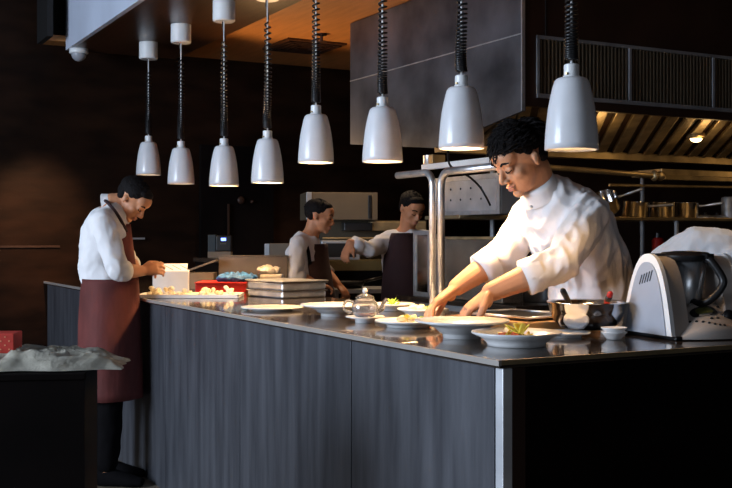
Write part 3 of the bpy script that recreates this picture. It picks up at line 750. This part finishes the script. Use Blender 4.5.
bm = NB(); box(bm, -.28, .0, .0, .22, 1.0815, 1.22, .005); cp = obj('control_box', bm, steel_b, gr); obj('control_face', box(NB(), -.25, -.03, -.006, -.0005, 1.10, 1.20), black, cp)
obj('rail', tube(NB(), [(-.28, -.05, 1.235), (.5, -.05, 1.235)], .008, 8), brass, gr)
t = thing('frying_pan', 'black frying pan on the rear stove between the two cooks', 'pan', (eqx(345, 7.45), 7.45, .98), .4)
t.location = (eqx(348, 7.2), 7.2, .9005)
bm = NB(); lathe(bm, [(0, 0), (.09, 0), (.12, .045), (.118, .045), (.088, .006), (0, .005)], 30); obj('pan', bm, black, t, True); obj('handle', tube(NB(), [(.11, 0, .04), (.26, 0, .07)], .01, 8), black, t, True)
t = thing('prep_table', 'dark prep table between the two rear cooks and the rear stove', 'table', (eqx(362, 7.25), 7.25, 0), TH*.35)
obj('tabletop', box(NB(), -.22, .30, -.16, .22, .87, .90, .003), steel_b, t)
for x in (-.20, .28):
    for y in (-.14, .20): obj('leg', box(NB(), x-.015, x+.015, y-.015, y+.015, 0, .869), steel_b, t)

# ------------------------------------------------------------------ FOREGROUND TABLE, BAG, RED BOX
Yt = 3.0; tz = HC-(373-VY)/FX*Yt
xr = (84.5-VX)/FX*Yt
TR = .13
t = thing('side_table', 'dark boxy side table in the left foreground', 'table', (xr, Yt, 0), TR)
obj('cabinet', box(NB(), -.9, 0, 0, .30, 0, tz-.02), darkp, t); obj('top', box(NB(), -.9, .004, -.004, .31, tz-.019, tz, .003), darkp, t)
bm = NB(); n1, n2 = 70, 34
vt = []
for i in range(n1+1):
    row = []
    for j in range(n2+1):
        u, v = i/n1, j/n2
        x = -.60+.70*u+.02*noise.noise(Vector((v*4, u*3, 0))); y = .02+.27*v+.025*noise.noise(Vector((u*6, v*2, 3)))
        edge = min(1, min(v, 1-v)*6, (1-u)*9+.02); 
        hgt = (.022+.034*(1-u)**.8)*edge**.5
        q = Vector((u*7, v*5, 1)); hgt += .020*(1-abs(noise.noise(q))*3)*edge + .012*noise.noise(q*3)*edge
        row.append(bm.verts.new((x, y, max(.004, hgt))))
    vt.append(row)
for a, b in zip(vt, vt[1:]):
    for j in range(n2): bm.faces.new((a[j], a[j+1], b[j+1], b[j]))
bl = [[bm.verts.new((v.co.x, v.co.y, .0008)) for v in r_] for r_ in (vt[0], vt[-1])]
r0 = bmesh.ops.solidify(bm, geom=list(bm.faces), thickness=-.003)
o = obj('plastic_bag', bm, plastic_bag, None, True); o.location = (xr, Yt, tz+.001); o.rotation_euler = (0, 0, TR); tag(o, 'crumpled clear plastic bags and wrapping heaped on the side table', 'plastic bag')
t = thing('red_box', 'small red box with pale dots on the plastic bags at the left edge', 'box', (eqx(-1, Yt+.08), Yt+.08, tz+.046), .05)
hb = .058
obj('carton', box(NB(), -.055, .042, -.0, .09, 0, hb, .002), redbox, t)
bm = NB()
for i in range(7):
    for j in range(4):
        if (i+j) % 2 == 0: box(bm, -.045+i*.012, -.041+i*.012, -.0012, -.0002, .010+j*.012, .014+j*.012)
obj('dot_print', bm, mat('pale_orange_print', (.7, .3, .15), .6), t)

# ------------------------------------------------------------------ PEOPLE
def frame(fwd, up=None):
    f = Vector(fwd).normalized(); u = Vector(up) if up else Vector((0, 0, 1))
    r = f.cross(u).normalized(); u = r.cross(f).normalized()
    return Matrix((r, f, u)).transposed()      # columns: right, forward, up
def head(bm, c, R, k=1.):
    c = Vector(c)
    def e(p, r, rot=None):
        RR = R @ rot if rot else R
        ell(bm, c+R@(Vector(p)*k), tuple(x*k for x in r), RR)
    e((0, -.018, .030), (.077, .095, .084)); e((0, .022, -.025), (.062, .066, .078)); e((0, .030, -.068), (.048, .048, .040))
    e((0, .066, -.096), (.022, .018, .017)); e((0, .055, .040), (.060, .045, .045))
    for s in (-1, 1):
        e((s*.036, .050, -.026), (.026, .026, .026)); e((s*.080, -.010, -.008), (.008, .015, .024), Matrix.Rotation(.12, 3, 'X').to_3x3())
        e((s*.012, .096, -.038), (.009, .011, .008)); e((s*.031, .074, .0), (.016, .014, .010)); e((s*.083, -.015, .000), (.005, .009, .017))
        e((s*.03, .078, .020), (.024, .012, .007))
    tube(bm, [c+R@(Vector((0, .084, .012))*k), c+R@(Vector((0, .108, -.032))*k)], [.007*k, .011*k], 10); e((0, .106, -.034), (.0115, .012, .010))
    e((0, .084, -.062), (.022, .012, .0065)); e((0, .081, -.073), (.018, .012, .0065))
def hand(bm, w, d, pn, side=1, k=1., curl=.5, spread=.16):
    """w wrist, d finger direction, pn palm normal (facing), side=+1 thumb towards d x pn"""
    d = Vector(d).normalized(); pn = Vector(pn); pn = (pn-d*pn.dot(d)).normalized(); s = d.cross(pn)*side
    w = Vector(w)
    loft(bm, [(w-d*.01, .026*k, .019*k), (w+d*.03*k, .034*k, .017*k), (w+d*.065*k, .041*k, .015*k), (w+d*.088*k, .039*k, .012*k)], s, 16)
    ell(bm, w+d*.03*k+s*.022*k+pn*.008*k, (.020*k,)*3, seg=12, rings=8)
    for i, (o, ln) in enumerate(((.030, .068), (.010, .077), (-.011, .071), (-.030, .056))):
        b = w+d*.082*k+s*o*k; dd = (d+s*(o/.03)*spread).normalized(); pts = [b-dd*.015*k]; rs = [.0095*k]; a = curl*.5+i*.05
        p = b
        pts.append(p); rs.append(.0092*k)
        for f in (.45, .30, .25):
            v = dd*math.cos(a)+pn*math.sin(a); p = p+v*ln*f*k; pts.append(p); rs.append(rs[-1]*.92); a += curl
        chain(bm, pts, rs, 10)
    b = w+d*.025*k+s*.030*k; dd = (d*.75+s*.6+pn*.35).normalized(); dd2 = (d*.95+s*.1+pn*.5).normalized()
    chain(bm, [b-dd*.01, b+dd*.035*k, b+dd*.035*k+dd2*.030*k, b+dd*.035*k+dd2*.054*k], [.013*k, .0115*k, .0105*k, .0085*k], 10)
def hair(bm, c, R, k=1., spike=.012, seed=1, n=240, vol=0.):
    c = Vector(c); rnd = random.Random(seed)
    def e(p, r): ell(bm, c+R@(Vector(p)*k), tuple(x*k for x in r), R)
    e((0, -.024, .048), (.082, .097, .072)); e((0, -.060, .020), (.070, .052, .055)); e((0, .034, .078), (.060, .046, .030))
    if vol: e((0, .034, .080), (.060, .050, .028)); e((0, -.02, .09), (.07, .07, .03))
    for s in (-1, 1): e((s*.066, -.004, .040), (.013, .026, .030)); e((s*.060, -.050, .005), (.016, .026, .04))
    for i in range(n):
        a = rnd.uniform(0, 2*PI); el = rnd.uniform(.05, 1.5)
        d = Vector((math.cos(a)*math.cos(el), math.sin(a)*math.cos(el), math.sin(el)))
        p = Vector((0, -.022, .050))+Vector((d.x*.080, d.y*.097, d.z*(.070+vol)))
        if vol and d.y > 0: p.y += .006; p.z += .003
        fwv = Vector((rnd.uniform(-.35, .35), 1, rnd.uniform(-.2, .2))); tg = fwv-d*fwv.dot(d)
        if d.y < -.35: tg = Vector((0, 0, -1))-d*(-d.z)+Vector((rnd.uniform(-.3, .3), 0, 0))
        dd = (tg.normalized()+d*rnd.uniform(.12, .42 if vol else .2)).normalized()
        ln = spike*rnd.uniform(.7, 1.9)
        a0 = c+R@((p-d*.010)*k); a1 = c+R@((p+dd*ln)*k); am = c+R@((p+(dd*.5+d*.10)*ln)*k)
        tube(bm, [a0, am, a1], [.0055*k, .0036*k, .0006*k], 5)
def face_parts(root, off, c, R, k=1., lips=lipm):
    c = Vector(c)
    bm = NB()
    for s in (-1, 1):
        pts = [c+R@(Vector((s*x*k, y*k, z*k))) for x, y, z in ((.014, .092, .021), (.030, .091, .028), (.048, .078, .022))]
        tube(bm, smoothpath(pts, 4), .0042*k, 6)
    obj('eyebrow', bm, hairm, root, True, off=off)
    bm = NB()
    for s in (-1, 1):
        pts = [c+R@(Vector((s*x*k, y*k, z*k))) for x, y, z in ((.016, .085, -.004), (.031, .0895, -.009), (.046, .078, -.003))]
        tube(bm, smoothpath(pts, 4), .0022*k, 6)
    obj('eyelash', bm, hairm, root, True, off=off)
    bm = NB(); ell(bm, c+R@(Vector((0, .0865, -.062))*k), (.020*k, .011*k, .0055*k), R); ell(bm, c+R@(Vector((0, .084, -.073))*k), (.017*k, .0115*k, .006*k), R)
    obj('lips', bm, lips, root, True, off=off)
def shoe(root, off, ank, fwd, m=None):
    f = Vector(fwd).normalized(); l = f.cross(Vector((0, 0, 1))); a = Vector((ank.x, ank.y, 0))
    bm = NB(); loft(bm, [(a-f*.08+Vector((0, 0, .045)), .03, .04), (a-f*.03+Vector((0, 0, .05)), .042, .05), (a+f*.05+Vector((0, 0, .042)), .046, .042), (a+f*.13+Vector((0, 0, .03)), .048, .03), (a+f*.19+Vector((0, 0, .022)), .035, .02)], l, 18)
    for v in bm.verts: v.co.z = max(v.co.z, .002)
    remeshed('shoe', bm, m or cloth_dk, root, .007, 3, off)

def person(name, label, J, k=1., vox=.008, sk=skin, jacket_col=None, top_name='shirt', apron=None, sleeve_to=.55, wr=(.006, 9, (1, 1, 1)), hairk=None, collar=True, seed=1, nofeet=False, trousers=cloth_dk, waist_drop=.12):
    pel, chs, nck, hc = [Vector(J[x]) for x in ('pelvis', 'chest', 'neck', 'head')]
    lat = Vector(J['lat']).normalized(); R = frame(J['face'], J.get('up'))
    root = thing(name, label, 'person', (pel.x, pel.y, 0)); off = Vector((pel.x, pel.y, 0))
    fwd = Vector(J['fwd']).normalized()
    # ---- body
    bm = NB()
    mid = pel.lerp(chs, .5)+Vector(J.get('bulge', (0, 0, 0)))
    loft(bm, [(pel-Vector((0, 0, .06)), .13*k, .09*k), (pel, .145*k, .10*k), (mid, .125*k, .088*k), (chs, .15*k, .10*k), (chs.lerp(nck, .6), .12*k, .075*k), (nck, .06*k, .055*k)], lat, 20)
    chain(bm, [nck-(hc-nck)*.15, nck, hc+R@Vector((0, -.03, -.05))*k], [.06*k, .056*k, .052*k])
    hk = k*J.get('headk', 1); head(bm, hc, R, hk)
    for a in ('l', 'r'):
        sh, el, wrs = [Vector(J[x+a]) for x in ('sh', 'el', 'wr')]
        chain(bm, [chs.lerp(nck, .35).lerp(sh, .5), sh, sh.lerp(el, .5), el, el.lerp(wrs, .35), wrs], [.05*k, .055*k, .046*k, .041*k, .046*k, .030*k])
        hdir = J.get('hd'+a, wrs-el); pn = J.get('pn'+a, (0, 0, -1))
        hand(bm, wrs, hdir, pn, J.get('side'+a, 1), k*J.get('handk', 1), J.get('curl'+a, .45))
        kn, an = Vector(J['kn'+a]), Vector(J['an'+a]); hip = pel+lat*(.09*k if a == 'r' else -.09*k)-Vector((0, 0, .03))
        chain(bm, [hip, hip.lerp(kn, .5), kn, kn.lerp(an, .35), an], [.085*k, .075*k, .052*k, .05*k, .035*k])
        ft_ = Vector(J.get('foot', fwd)); ell(bm, Vector((an.x, an.y, .045))+ft_.normalized()*.04, (.035, .035, .03))
        chain(bm, [an, Vector((an.x, an.y, .05))], [.035, .035])
    remeshed('body', bm, sk, root, J.get('bvox', vox*.6), 2, off)
    # ---- hair
    bm = NB(); hair(bm, hc, R, hk, **(hairk or {})); obj('hair', bm, hairm, root, True, off=off)
    face_parts(root, off, hc, R, hk)
    # ---- shirt
    bm = NB(); sl = .0
    loft(bm, [(pel-Vector((0, 0, waist_drop)), .175*k, .14*k), (pel, .175*k, .138*k), (mid, .160*k, .128*k), (chs, .180*k, .130*k), (chs.lerp(nck, .45), .155*k, .105*k), (chs.lerp(nck, .8), .10*k, .085*k), (nck-(hc-nck).normalized()*(.0 if top_name == 'jacket' else .02), .068*k, .066*k)], lat, 24)
    for a in ('l', 'r'):
        sh, el, wrs = [Vector(J[x+a]) for x in ('sh', 'el', 'wr')]
        cuff = el.lerp(wrs, J.get('cuff', sleeve_to))
        chain(bm, [chs.lerp(nck, .35).lerp(sh, .45), sh, sh.lerp(el, .5), el], [.078*k, .068*k, .062*k, .055*k])
        tube(bm, [el, el.lerp(cuff, .5), cuff], [.055*k, .053*k, .052*k], 18)
    remeshed(top_name, bm, cloth_w, root, vox, 4, off, wr=wr)
    # cuffs
    for a in ('l', 'r'):
        el, wrs = Vector(J['el'+a]), Vector(J['wr'+a]); cuff = el.lerp(wrs, J.get('cuff', sleeve_to)); dd = (wrs-el).normalized()
        kc = k if top_name == 'jacket' else k*.95
        bm = NB(); tube(bm, [cuff-dd*.055, cuff-dd*.03, cuff+dd*.004, cuff+dd*.006, cuff-dd*.01, cuff-dd*.05], [.054*k, .058*k, .058*k, .049*k, .046*k, .046*k], 28, cap=False); obj('cuff', bm, cloth_w, root, True, off=off)
    if collar:
        ax = (hc-nck).normalized(); bm = NB()
        cc = nck+ax*(.012 if top_name == 'jacket' else -.022); ch_ = .024 if top_name == 'jacket' else .014
        tube(bm, [cc-ax*.035, cc, cc+ax*ch_, cc+ax*(ch_-.003), cc, cc-ax*.03], [x*k*(1 if top_name == 'jacket' else .88) for x in (.076, .066, .063, .059, .060, .066)], 30, cap=False); obj('collar', bm, cloth_w, root, True, off=off)
    # ---- trousers
    bm = NB(); loft(bm, [(pel-Vector((0, 0, .14)), .15*k, .115*k), (pel-Vector((0, 0, .04)), .155*k, .118*k), (pel+Vector((0, 0, .02)), .15*k, .11*k)], lat, 20)
    for a in ('l', 'r'):
        kn, an = Vector(J['kn'+a]), Vector(J['an'+a]); hip = pel+lat*(.08*k if a == 'r' else -.08*k)-Vector((0, 0, .05))
        chain(bm, [hip, kn, Vector((an.x, an.y, .12))], [.10*k, .078*k, .068*k])
    remeshed('trousers', bm, trousers, root, .012, 3, off, wr=(.005, 7, (1, 1, .6)))
    for a in ('l', 'r'): shoe(root, off, Vector(J['an'+a]), J.get('foot', fwd))
    return root, off, lat, fwd
def shell(root, off, secs, lat, fwd, a0, a1, m, name='apron', seg=36, th=.006, wrk=(.006, 8, (1, 1, .5)), label=None):
    """partial elliptical wrap centred on fwd; secs (center,a,b)"""
    bm = NB(); rows = []
    lat = Vector(lat).normalized(); f = Vector(fwd).normalized()
    for c, a, b in secs:
        rows.append([bm.verts.new(Vector(c)+f*b*math.cos(t)+lat*a*math.sin(t)) for t in [a0+(a1-a0)*i/seg for i in range(seg+1)]])
    # subdivide vertically
    for a, b in zip(rows, rows[1:]):
        for i in range(seg): bm.faces.new((a[i], a[i+1], b[i+1], b[i]))
    bmesh.ops.subdivide_edges(bm, edges=list(bm.edges), cuts=2, use_grid_fill=True)
    bmesh.ops.recalc_face_normals(bm, faces=bm.faces); bm.normal_update()
    amp, sc, st = wrk
    for v in bm.verts:
        q = Vector((v.co.x*st[0], v.co.y*st[1], v.co.z*st[2]))*sc; d = v.co-off
        v.co += Vector((d.x, d.y, 0)).normalized()*amp*noise.noise(q)*1.5
    bmesh.ops.solidify(bm, geom=list(bm.faces), thickness=th)
    return obj(name, bm, m, root, True, off=off, label=label)

# --- main chef -------------------------------------------------------------
pel = at(598, 322, 3.96); chs = at(566, 222, 3.84); nck = at(540, 190, 3.77); hc = at(521, 159.5, 3.72)
fw = -W
shl = Vector(chs)-L*.150+Vector((-.02, 0, .025)); shr = Vector(chs)+L*.155+Vector((-.03, 0, .03))
J = dict(pelvis=pel, chest=chs, neck=nck, head=hc, lat=L, fwd=fw, face=(-.80, -.36, -.50),
    shl=shl, ell=at(563, 262, 3.58), wrl=at(491, 292, 3.57), shr=shr, elr=at(508, 252, 3.92), wrr=at(457, 287, 3.86),
    hdl=at(458, 317, 3.56)-at(491, 292, 3.57), hdr=at(421, 314, 3.84)-at(457, 287, 3.86), pnl=(.35, .1, -1), pnr=(.35, -.1, -1), sidel=1, sider=-1, curll=.55, curlr=.35,
    knl=Vector((pel.x, pel.y, .5))-L*.10+fw*.03, anl=Vector((pel.x, pel.y, .09))-L*.11, knr=Vector((pel.x, pel.y, .5))+L*.10+fw*.03, anr=Vector((pel.x, pel.y, .09))+L*.11,
    bvox=.0042, handk=1.08, headk=.925, hvox=.0032, cuff=.52, bulge=W*.03)
root, off, lat, fwd = person('person', 'chef in a white jacket leaning over the counter, plating food with both hands', J, 1.08, .0065, skin, top_name='jacket', hairk=dict(spike=.030, seed=5, n=1300, vol=.004), wr=(.012, 10, (1, 1, .55)))
bm = NB()
for px, py, Y in ((531, 207, 3.655), ): ell(bm, at(px, py, Y), (.007, .007, .007), seg=10, rings=6)
obj('button', bm, ceram, root, True, off=off)

# --- stooping cook at left ---------------------------------------------------
Y0 = 5.42
def q(px, py, dy=0): return at(px, py, Y0+dy)
lt = Vector((0, 1, 0)); f2 = Vector((1, 0.05, 0))
pel = q(110, 296); 
J = dict(pelvis=pel, chest=q(105, 232), neck=q(115, 203), head=q(132.5, 199.5), lat=-lt, fwd=f2, face=(.70, -.14, -.72),
    shl=q(108, 222, .17), ell=q(128, 262, .22), wrl=q(137, 271, .05), shr=q(103, 222, -.17), elr=q(118, 271, -.22), wrr=q(142, 271, -.08),
    hdl=(.8, -.35, .1), hdr=(.85, .25, .15), pnl=(0, -.5, -.8), pnr=(-.1, .8, -.4), sidel=-1, sider=1, curll=.6, curlr=.6,
    knl=q(112, 375, .09), anl=q(108, 458, .1), knr=q(110, 375, -.09), anr=q(106, 460, -.1), foot=(1, -.1, 0), bvox=.0055, cuff=.30, bulge=(-.03, 0, 0))
for a in 'lr': J['an'+a].z = .09
root, off, lat, fwd = person('person', 'cook in white shirt and maroon apron stooping over the far left end of the counter', J, .90, .0075, skin2, hairk=dict(spike=.008, seed=2, n=120), wr=(.010, 10, (1, 1, .8)), waist_drop=-.01)
c0 = pel
zf = lambda z: Vector((c0.x+.0, c0.y, z))
shell(root, off, [(zf(1.035), .172, .140), (zf(.97), .176, .148), (zf(.85), .182, .150), (zf(.70), .186, .155), (zf(.55), .188, .16), (zf(.43), .192, .165)], lat, fwd, -3.08, 3.08, maroon, 'apron', label='maroon waist apron')
shell(root, off, [(q(105, 224), .07, .128), (q(106, 240), .09, .134), (q(108, 262), .11, .136), (q(110, 284), .135, .138)], lat, fwd, -.8, .8, maroon, 'apron_bib')
ax = (Vector(J['head'])-Vector(J['neck'])).normalized(); cc = Vector(J['neck'])+ax*.0
bm = NB(); tube(bm, smoothpath([q(104, 200, -.03), q(109, 204, -.095), q(117, 214, -.11), q(124, 226, -.06), q(127, 232, -.02)], 5), .008, 8); obj('neck_strap', bm, maroon_dk, root, True, off=off)

# --- rear cook in profile ------------------------------------------------------
Y0 = 6.75
pel = q(312, 300)
J = dict(pelvis=pel, chest=q(303, 252), neck=q(312, 232), head=q(319.5, 216.5), lat=-lt, fwd=(1, 0, 0), face=(.93, -.15, -.18),
    shl=q(305, 244, .15), ell=q(322, 268, .2), wrl=q(338, 285, .1), shr=q(298, 246, -.17), elr=q(293, 276, -.2), wrr=q(318, 284, -.12),
    knl=q(314, 350, .09), anl=q(312, 420, .09), knr=q(314, 350, -.09), anr=q(312, 420, -.09), foot=(1, 0, 0), bvox=.008, hvox=.006, cuff=.35, curll=.8, curlr=.8)
for a in 'lr': J['an'+a].z = .09; J['kn'+a].z = .5
root, off, lat, fwd = person('person', 'rear cook in white shirt with black apron straps, seen in profile behind the steel pans', J, .90, .010, skin2, hairk=dict(spike=.010, seed=3, n=100), wr=(.009, 9, (1, 1, .8)))
shell(root, off, [(q(304, 244), .11, .150), (q(305, 256), .14, .150), (q(308, 275), .165, .150), (q(312, 300), .17, .155), (q(312, 360), .18, .16)], lat, fwd, -1.45, 1.45, maroon_dk, 'apron')
bm = NB(); tube(bm, smoothpath([q(300, 234, -.03), q(304, 240, -.13), q(308, 250, -.16), q(310, 264, -.15)], 5), .011, 8); obj('neck_strap', bm, cloth_dk, root, True, off=off)

# --- rear cook with outstretched arm ---------------------------------------------
Y0 = 6.9
pel = q(408, 305)
J = dict(pelvis=pel, chest=q(405, 248), neck=q(407, 228), head=q(412, 209), lat=(-1, .25, 0), fwd=(-.25, -1, 0), face=(.45, -.8, -.45),
    shr=q(388, 240, 0), elr=q(370, 250, -.14), hdr=(-.35, -.4, -.8), wrr=q(350, 243, -.20), shl=q(428, 240, .05), ell=q(436, 272, .05), wrl=q(430, 292, -.12),
    knl=q(420, 350), anl=q(420, 420), knr=q(398, 350), anr=q(398, 420), foot=(-.2, -1, 0), bvox=.008, hvox=.006, cuff=.85)
for a in 'lr': J['an'+a].z = .09; J['kn'+a].z = .5
root, off, lat, fwd = person('person', 'rear cook in white shirt and dark apron reaching one arm out to the left', J, .92, .010, skin2, hairk=dict(spike=.008, seed=4, n=100), wr=(.009, 9, (1, 1, .8)))
shell(root, off, [(q(405, 233), .085, .150), (q(405, 242), .12, .155), (q(406, 262), .15, .155), (q(407, 300), .175, .160), (q(407, 370), .185, .165)], lat, fwd, -1.15, 1.15, maroon_dk, 'apron')

# --- bending cook at right edge -----------------------------------------------------
Y0 = 4.75
pel = q(676, 272)
J = dict(pelvis=pel, chest=q(722, 258, -.02), neck=q(752, 262, -.03), head=q(776, 272, -.03), lat=(0, -1, 0), fwd=(1, 0, 0), face=(.5, 0, -.85), up=(1, 0, .3),
    shl=q(735, 262, .17), ell=q(742, 312, .2), wrl=q(765, 350, .1), shr=q(735, 262, -.19), elr=q(742, 312, -.22), wrr=q(765, 350, -.1),
    knl=q(684, 400, .09), anl=q(676, 480, .09), knr=q(684, 400, -.09), anr=q(676, 480, -.09), foot=(1, 0, 0), bvox=.009, hvox=.006, cuff=.3, bulge=(0, 0, .05))
for a in 'lr': J['an'+a].z = .09; J['kn'+a].z = .5
person('person', 'person in white bending low behind the food processor at the right edge', J, 1.0, .010, skin2, hairk=dict(spike=.008, seed=6, n=60), wr=(.008, 8, (1, 1, .8)), waist_drop=.05)

# ------------------------------------------------------------------ LIGHT
def spot(name, loc, target, e, col, size=60, soft=.05, blend=.5):
    ld = bpy.data.lights.new(name, 'SPOT'); ld.energy = e; ld.color = col; ld.spot_size = math.radians(size); ld.spot_blend = blend; ld.shadow_soft_size = soft
    o = bpy.data.objects.new(name, ld); COL.objects.link(o); o.location = loc
    o.rotation_euler = (Vector(target)-Vector(loc)).to_track_quat('-Z', 'Y').to_euler(); return o
def area(name, loc, target, sx, sy, energy, col):
    ld = bpy.data.lights.new(name, 'AREA'); ld.shape = 'RECTANGLE'; ld.size = sx; ld.size_y = sy; ld.energy = energy; ld.color = col
    o = bpy.data.objects.new(name, ld); COL.objects.link(o); o.location = loc
    o.rotation_euler = (Vector(target)-Vector(loc)).to_track_quat('-Z', 'Y').to_euler(); return o
area('window_daylight', (-5.0, 1.6, 2.0), (.3, 3.8, 1.3), 2.6, 2.0, 400, (.70, .82, 1.0))
area('window_daylight', (1.8, -3.5, 2.0), (.6, 4.0, 1.2), 2.5, 1.6, 26, (.74, .85, 1.0))
spot('kitchen_fill', P(2.0, 4.3, 2.55), P(2.0, 4.3, 0), 60, (1, .72, .45), 110, .12)  # added fill to brighten the rear cooks, no fixture up there
spot('kitchen_fill', P(2.8, 1.0, 2.55), P(2.6, 1.2, 0), 40, (1, .8, .6), 90, .12)  # second fill over the kitchen aisle, also without a fixture
# lamps inside the hood over the range
for x in (2.3, 3.1, 4.2):
    ld = bpy.data.lights.new('hood_lamp', 'POINT'); ld.energy = 1.0; ld.color = (1, .62, .25); ld.shadow_soft_size = .04
    o = bpy.data.objects.new('hood_lamp', ld); COL.objects.link(o); o.location = P(x, 2.25, 1.72)
# added fill without a fixture, stands in for warm light on the wood ceiling
spot('ceiling_fill', P(1.25, 4.4, 1.6), P(1.5, 3.6, 2.62), 45, (1, .58, .25), 120, .1)
spot('wall_patch_fill', P(-.12, 4.3, 2.4), P(-.07, 5.5, 1.32), 260, (1, .6, .32), 36, .05, .9)  # added light that makes the warm patch on the back wall, no lamp there
w = bpy.data.worlds.new('world'); SC.world = w; w.use_nodes = True
w.node_tree.nodes['Background'].inputs[0].default_value = (.25, .33, .5, 1); w.node_tree.nodes['Background'].inputs[1].default_value = .012

# ------------------------------------------------------------------ CAMERA
cam = bpy.data.cameras.new('camera'); co = bpy.data.objects.new('camera', cam); COL.objects.link(co)
co.location = (0, 0, HC); co.rotation_euler = (PI/2, 0, 0)
cam.sensor_width = 36; cam.lens = FX/732*36; cam.shift_y = -(244-VY)/732; cam.clip_start = .05
SC.camera = co
SC.view_settings.view_transform = 'Standard'; SC.view_settings.look = 'None'; SC.view_settings.exposure = 0.0; SC.view_settings.gamma = 1
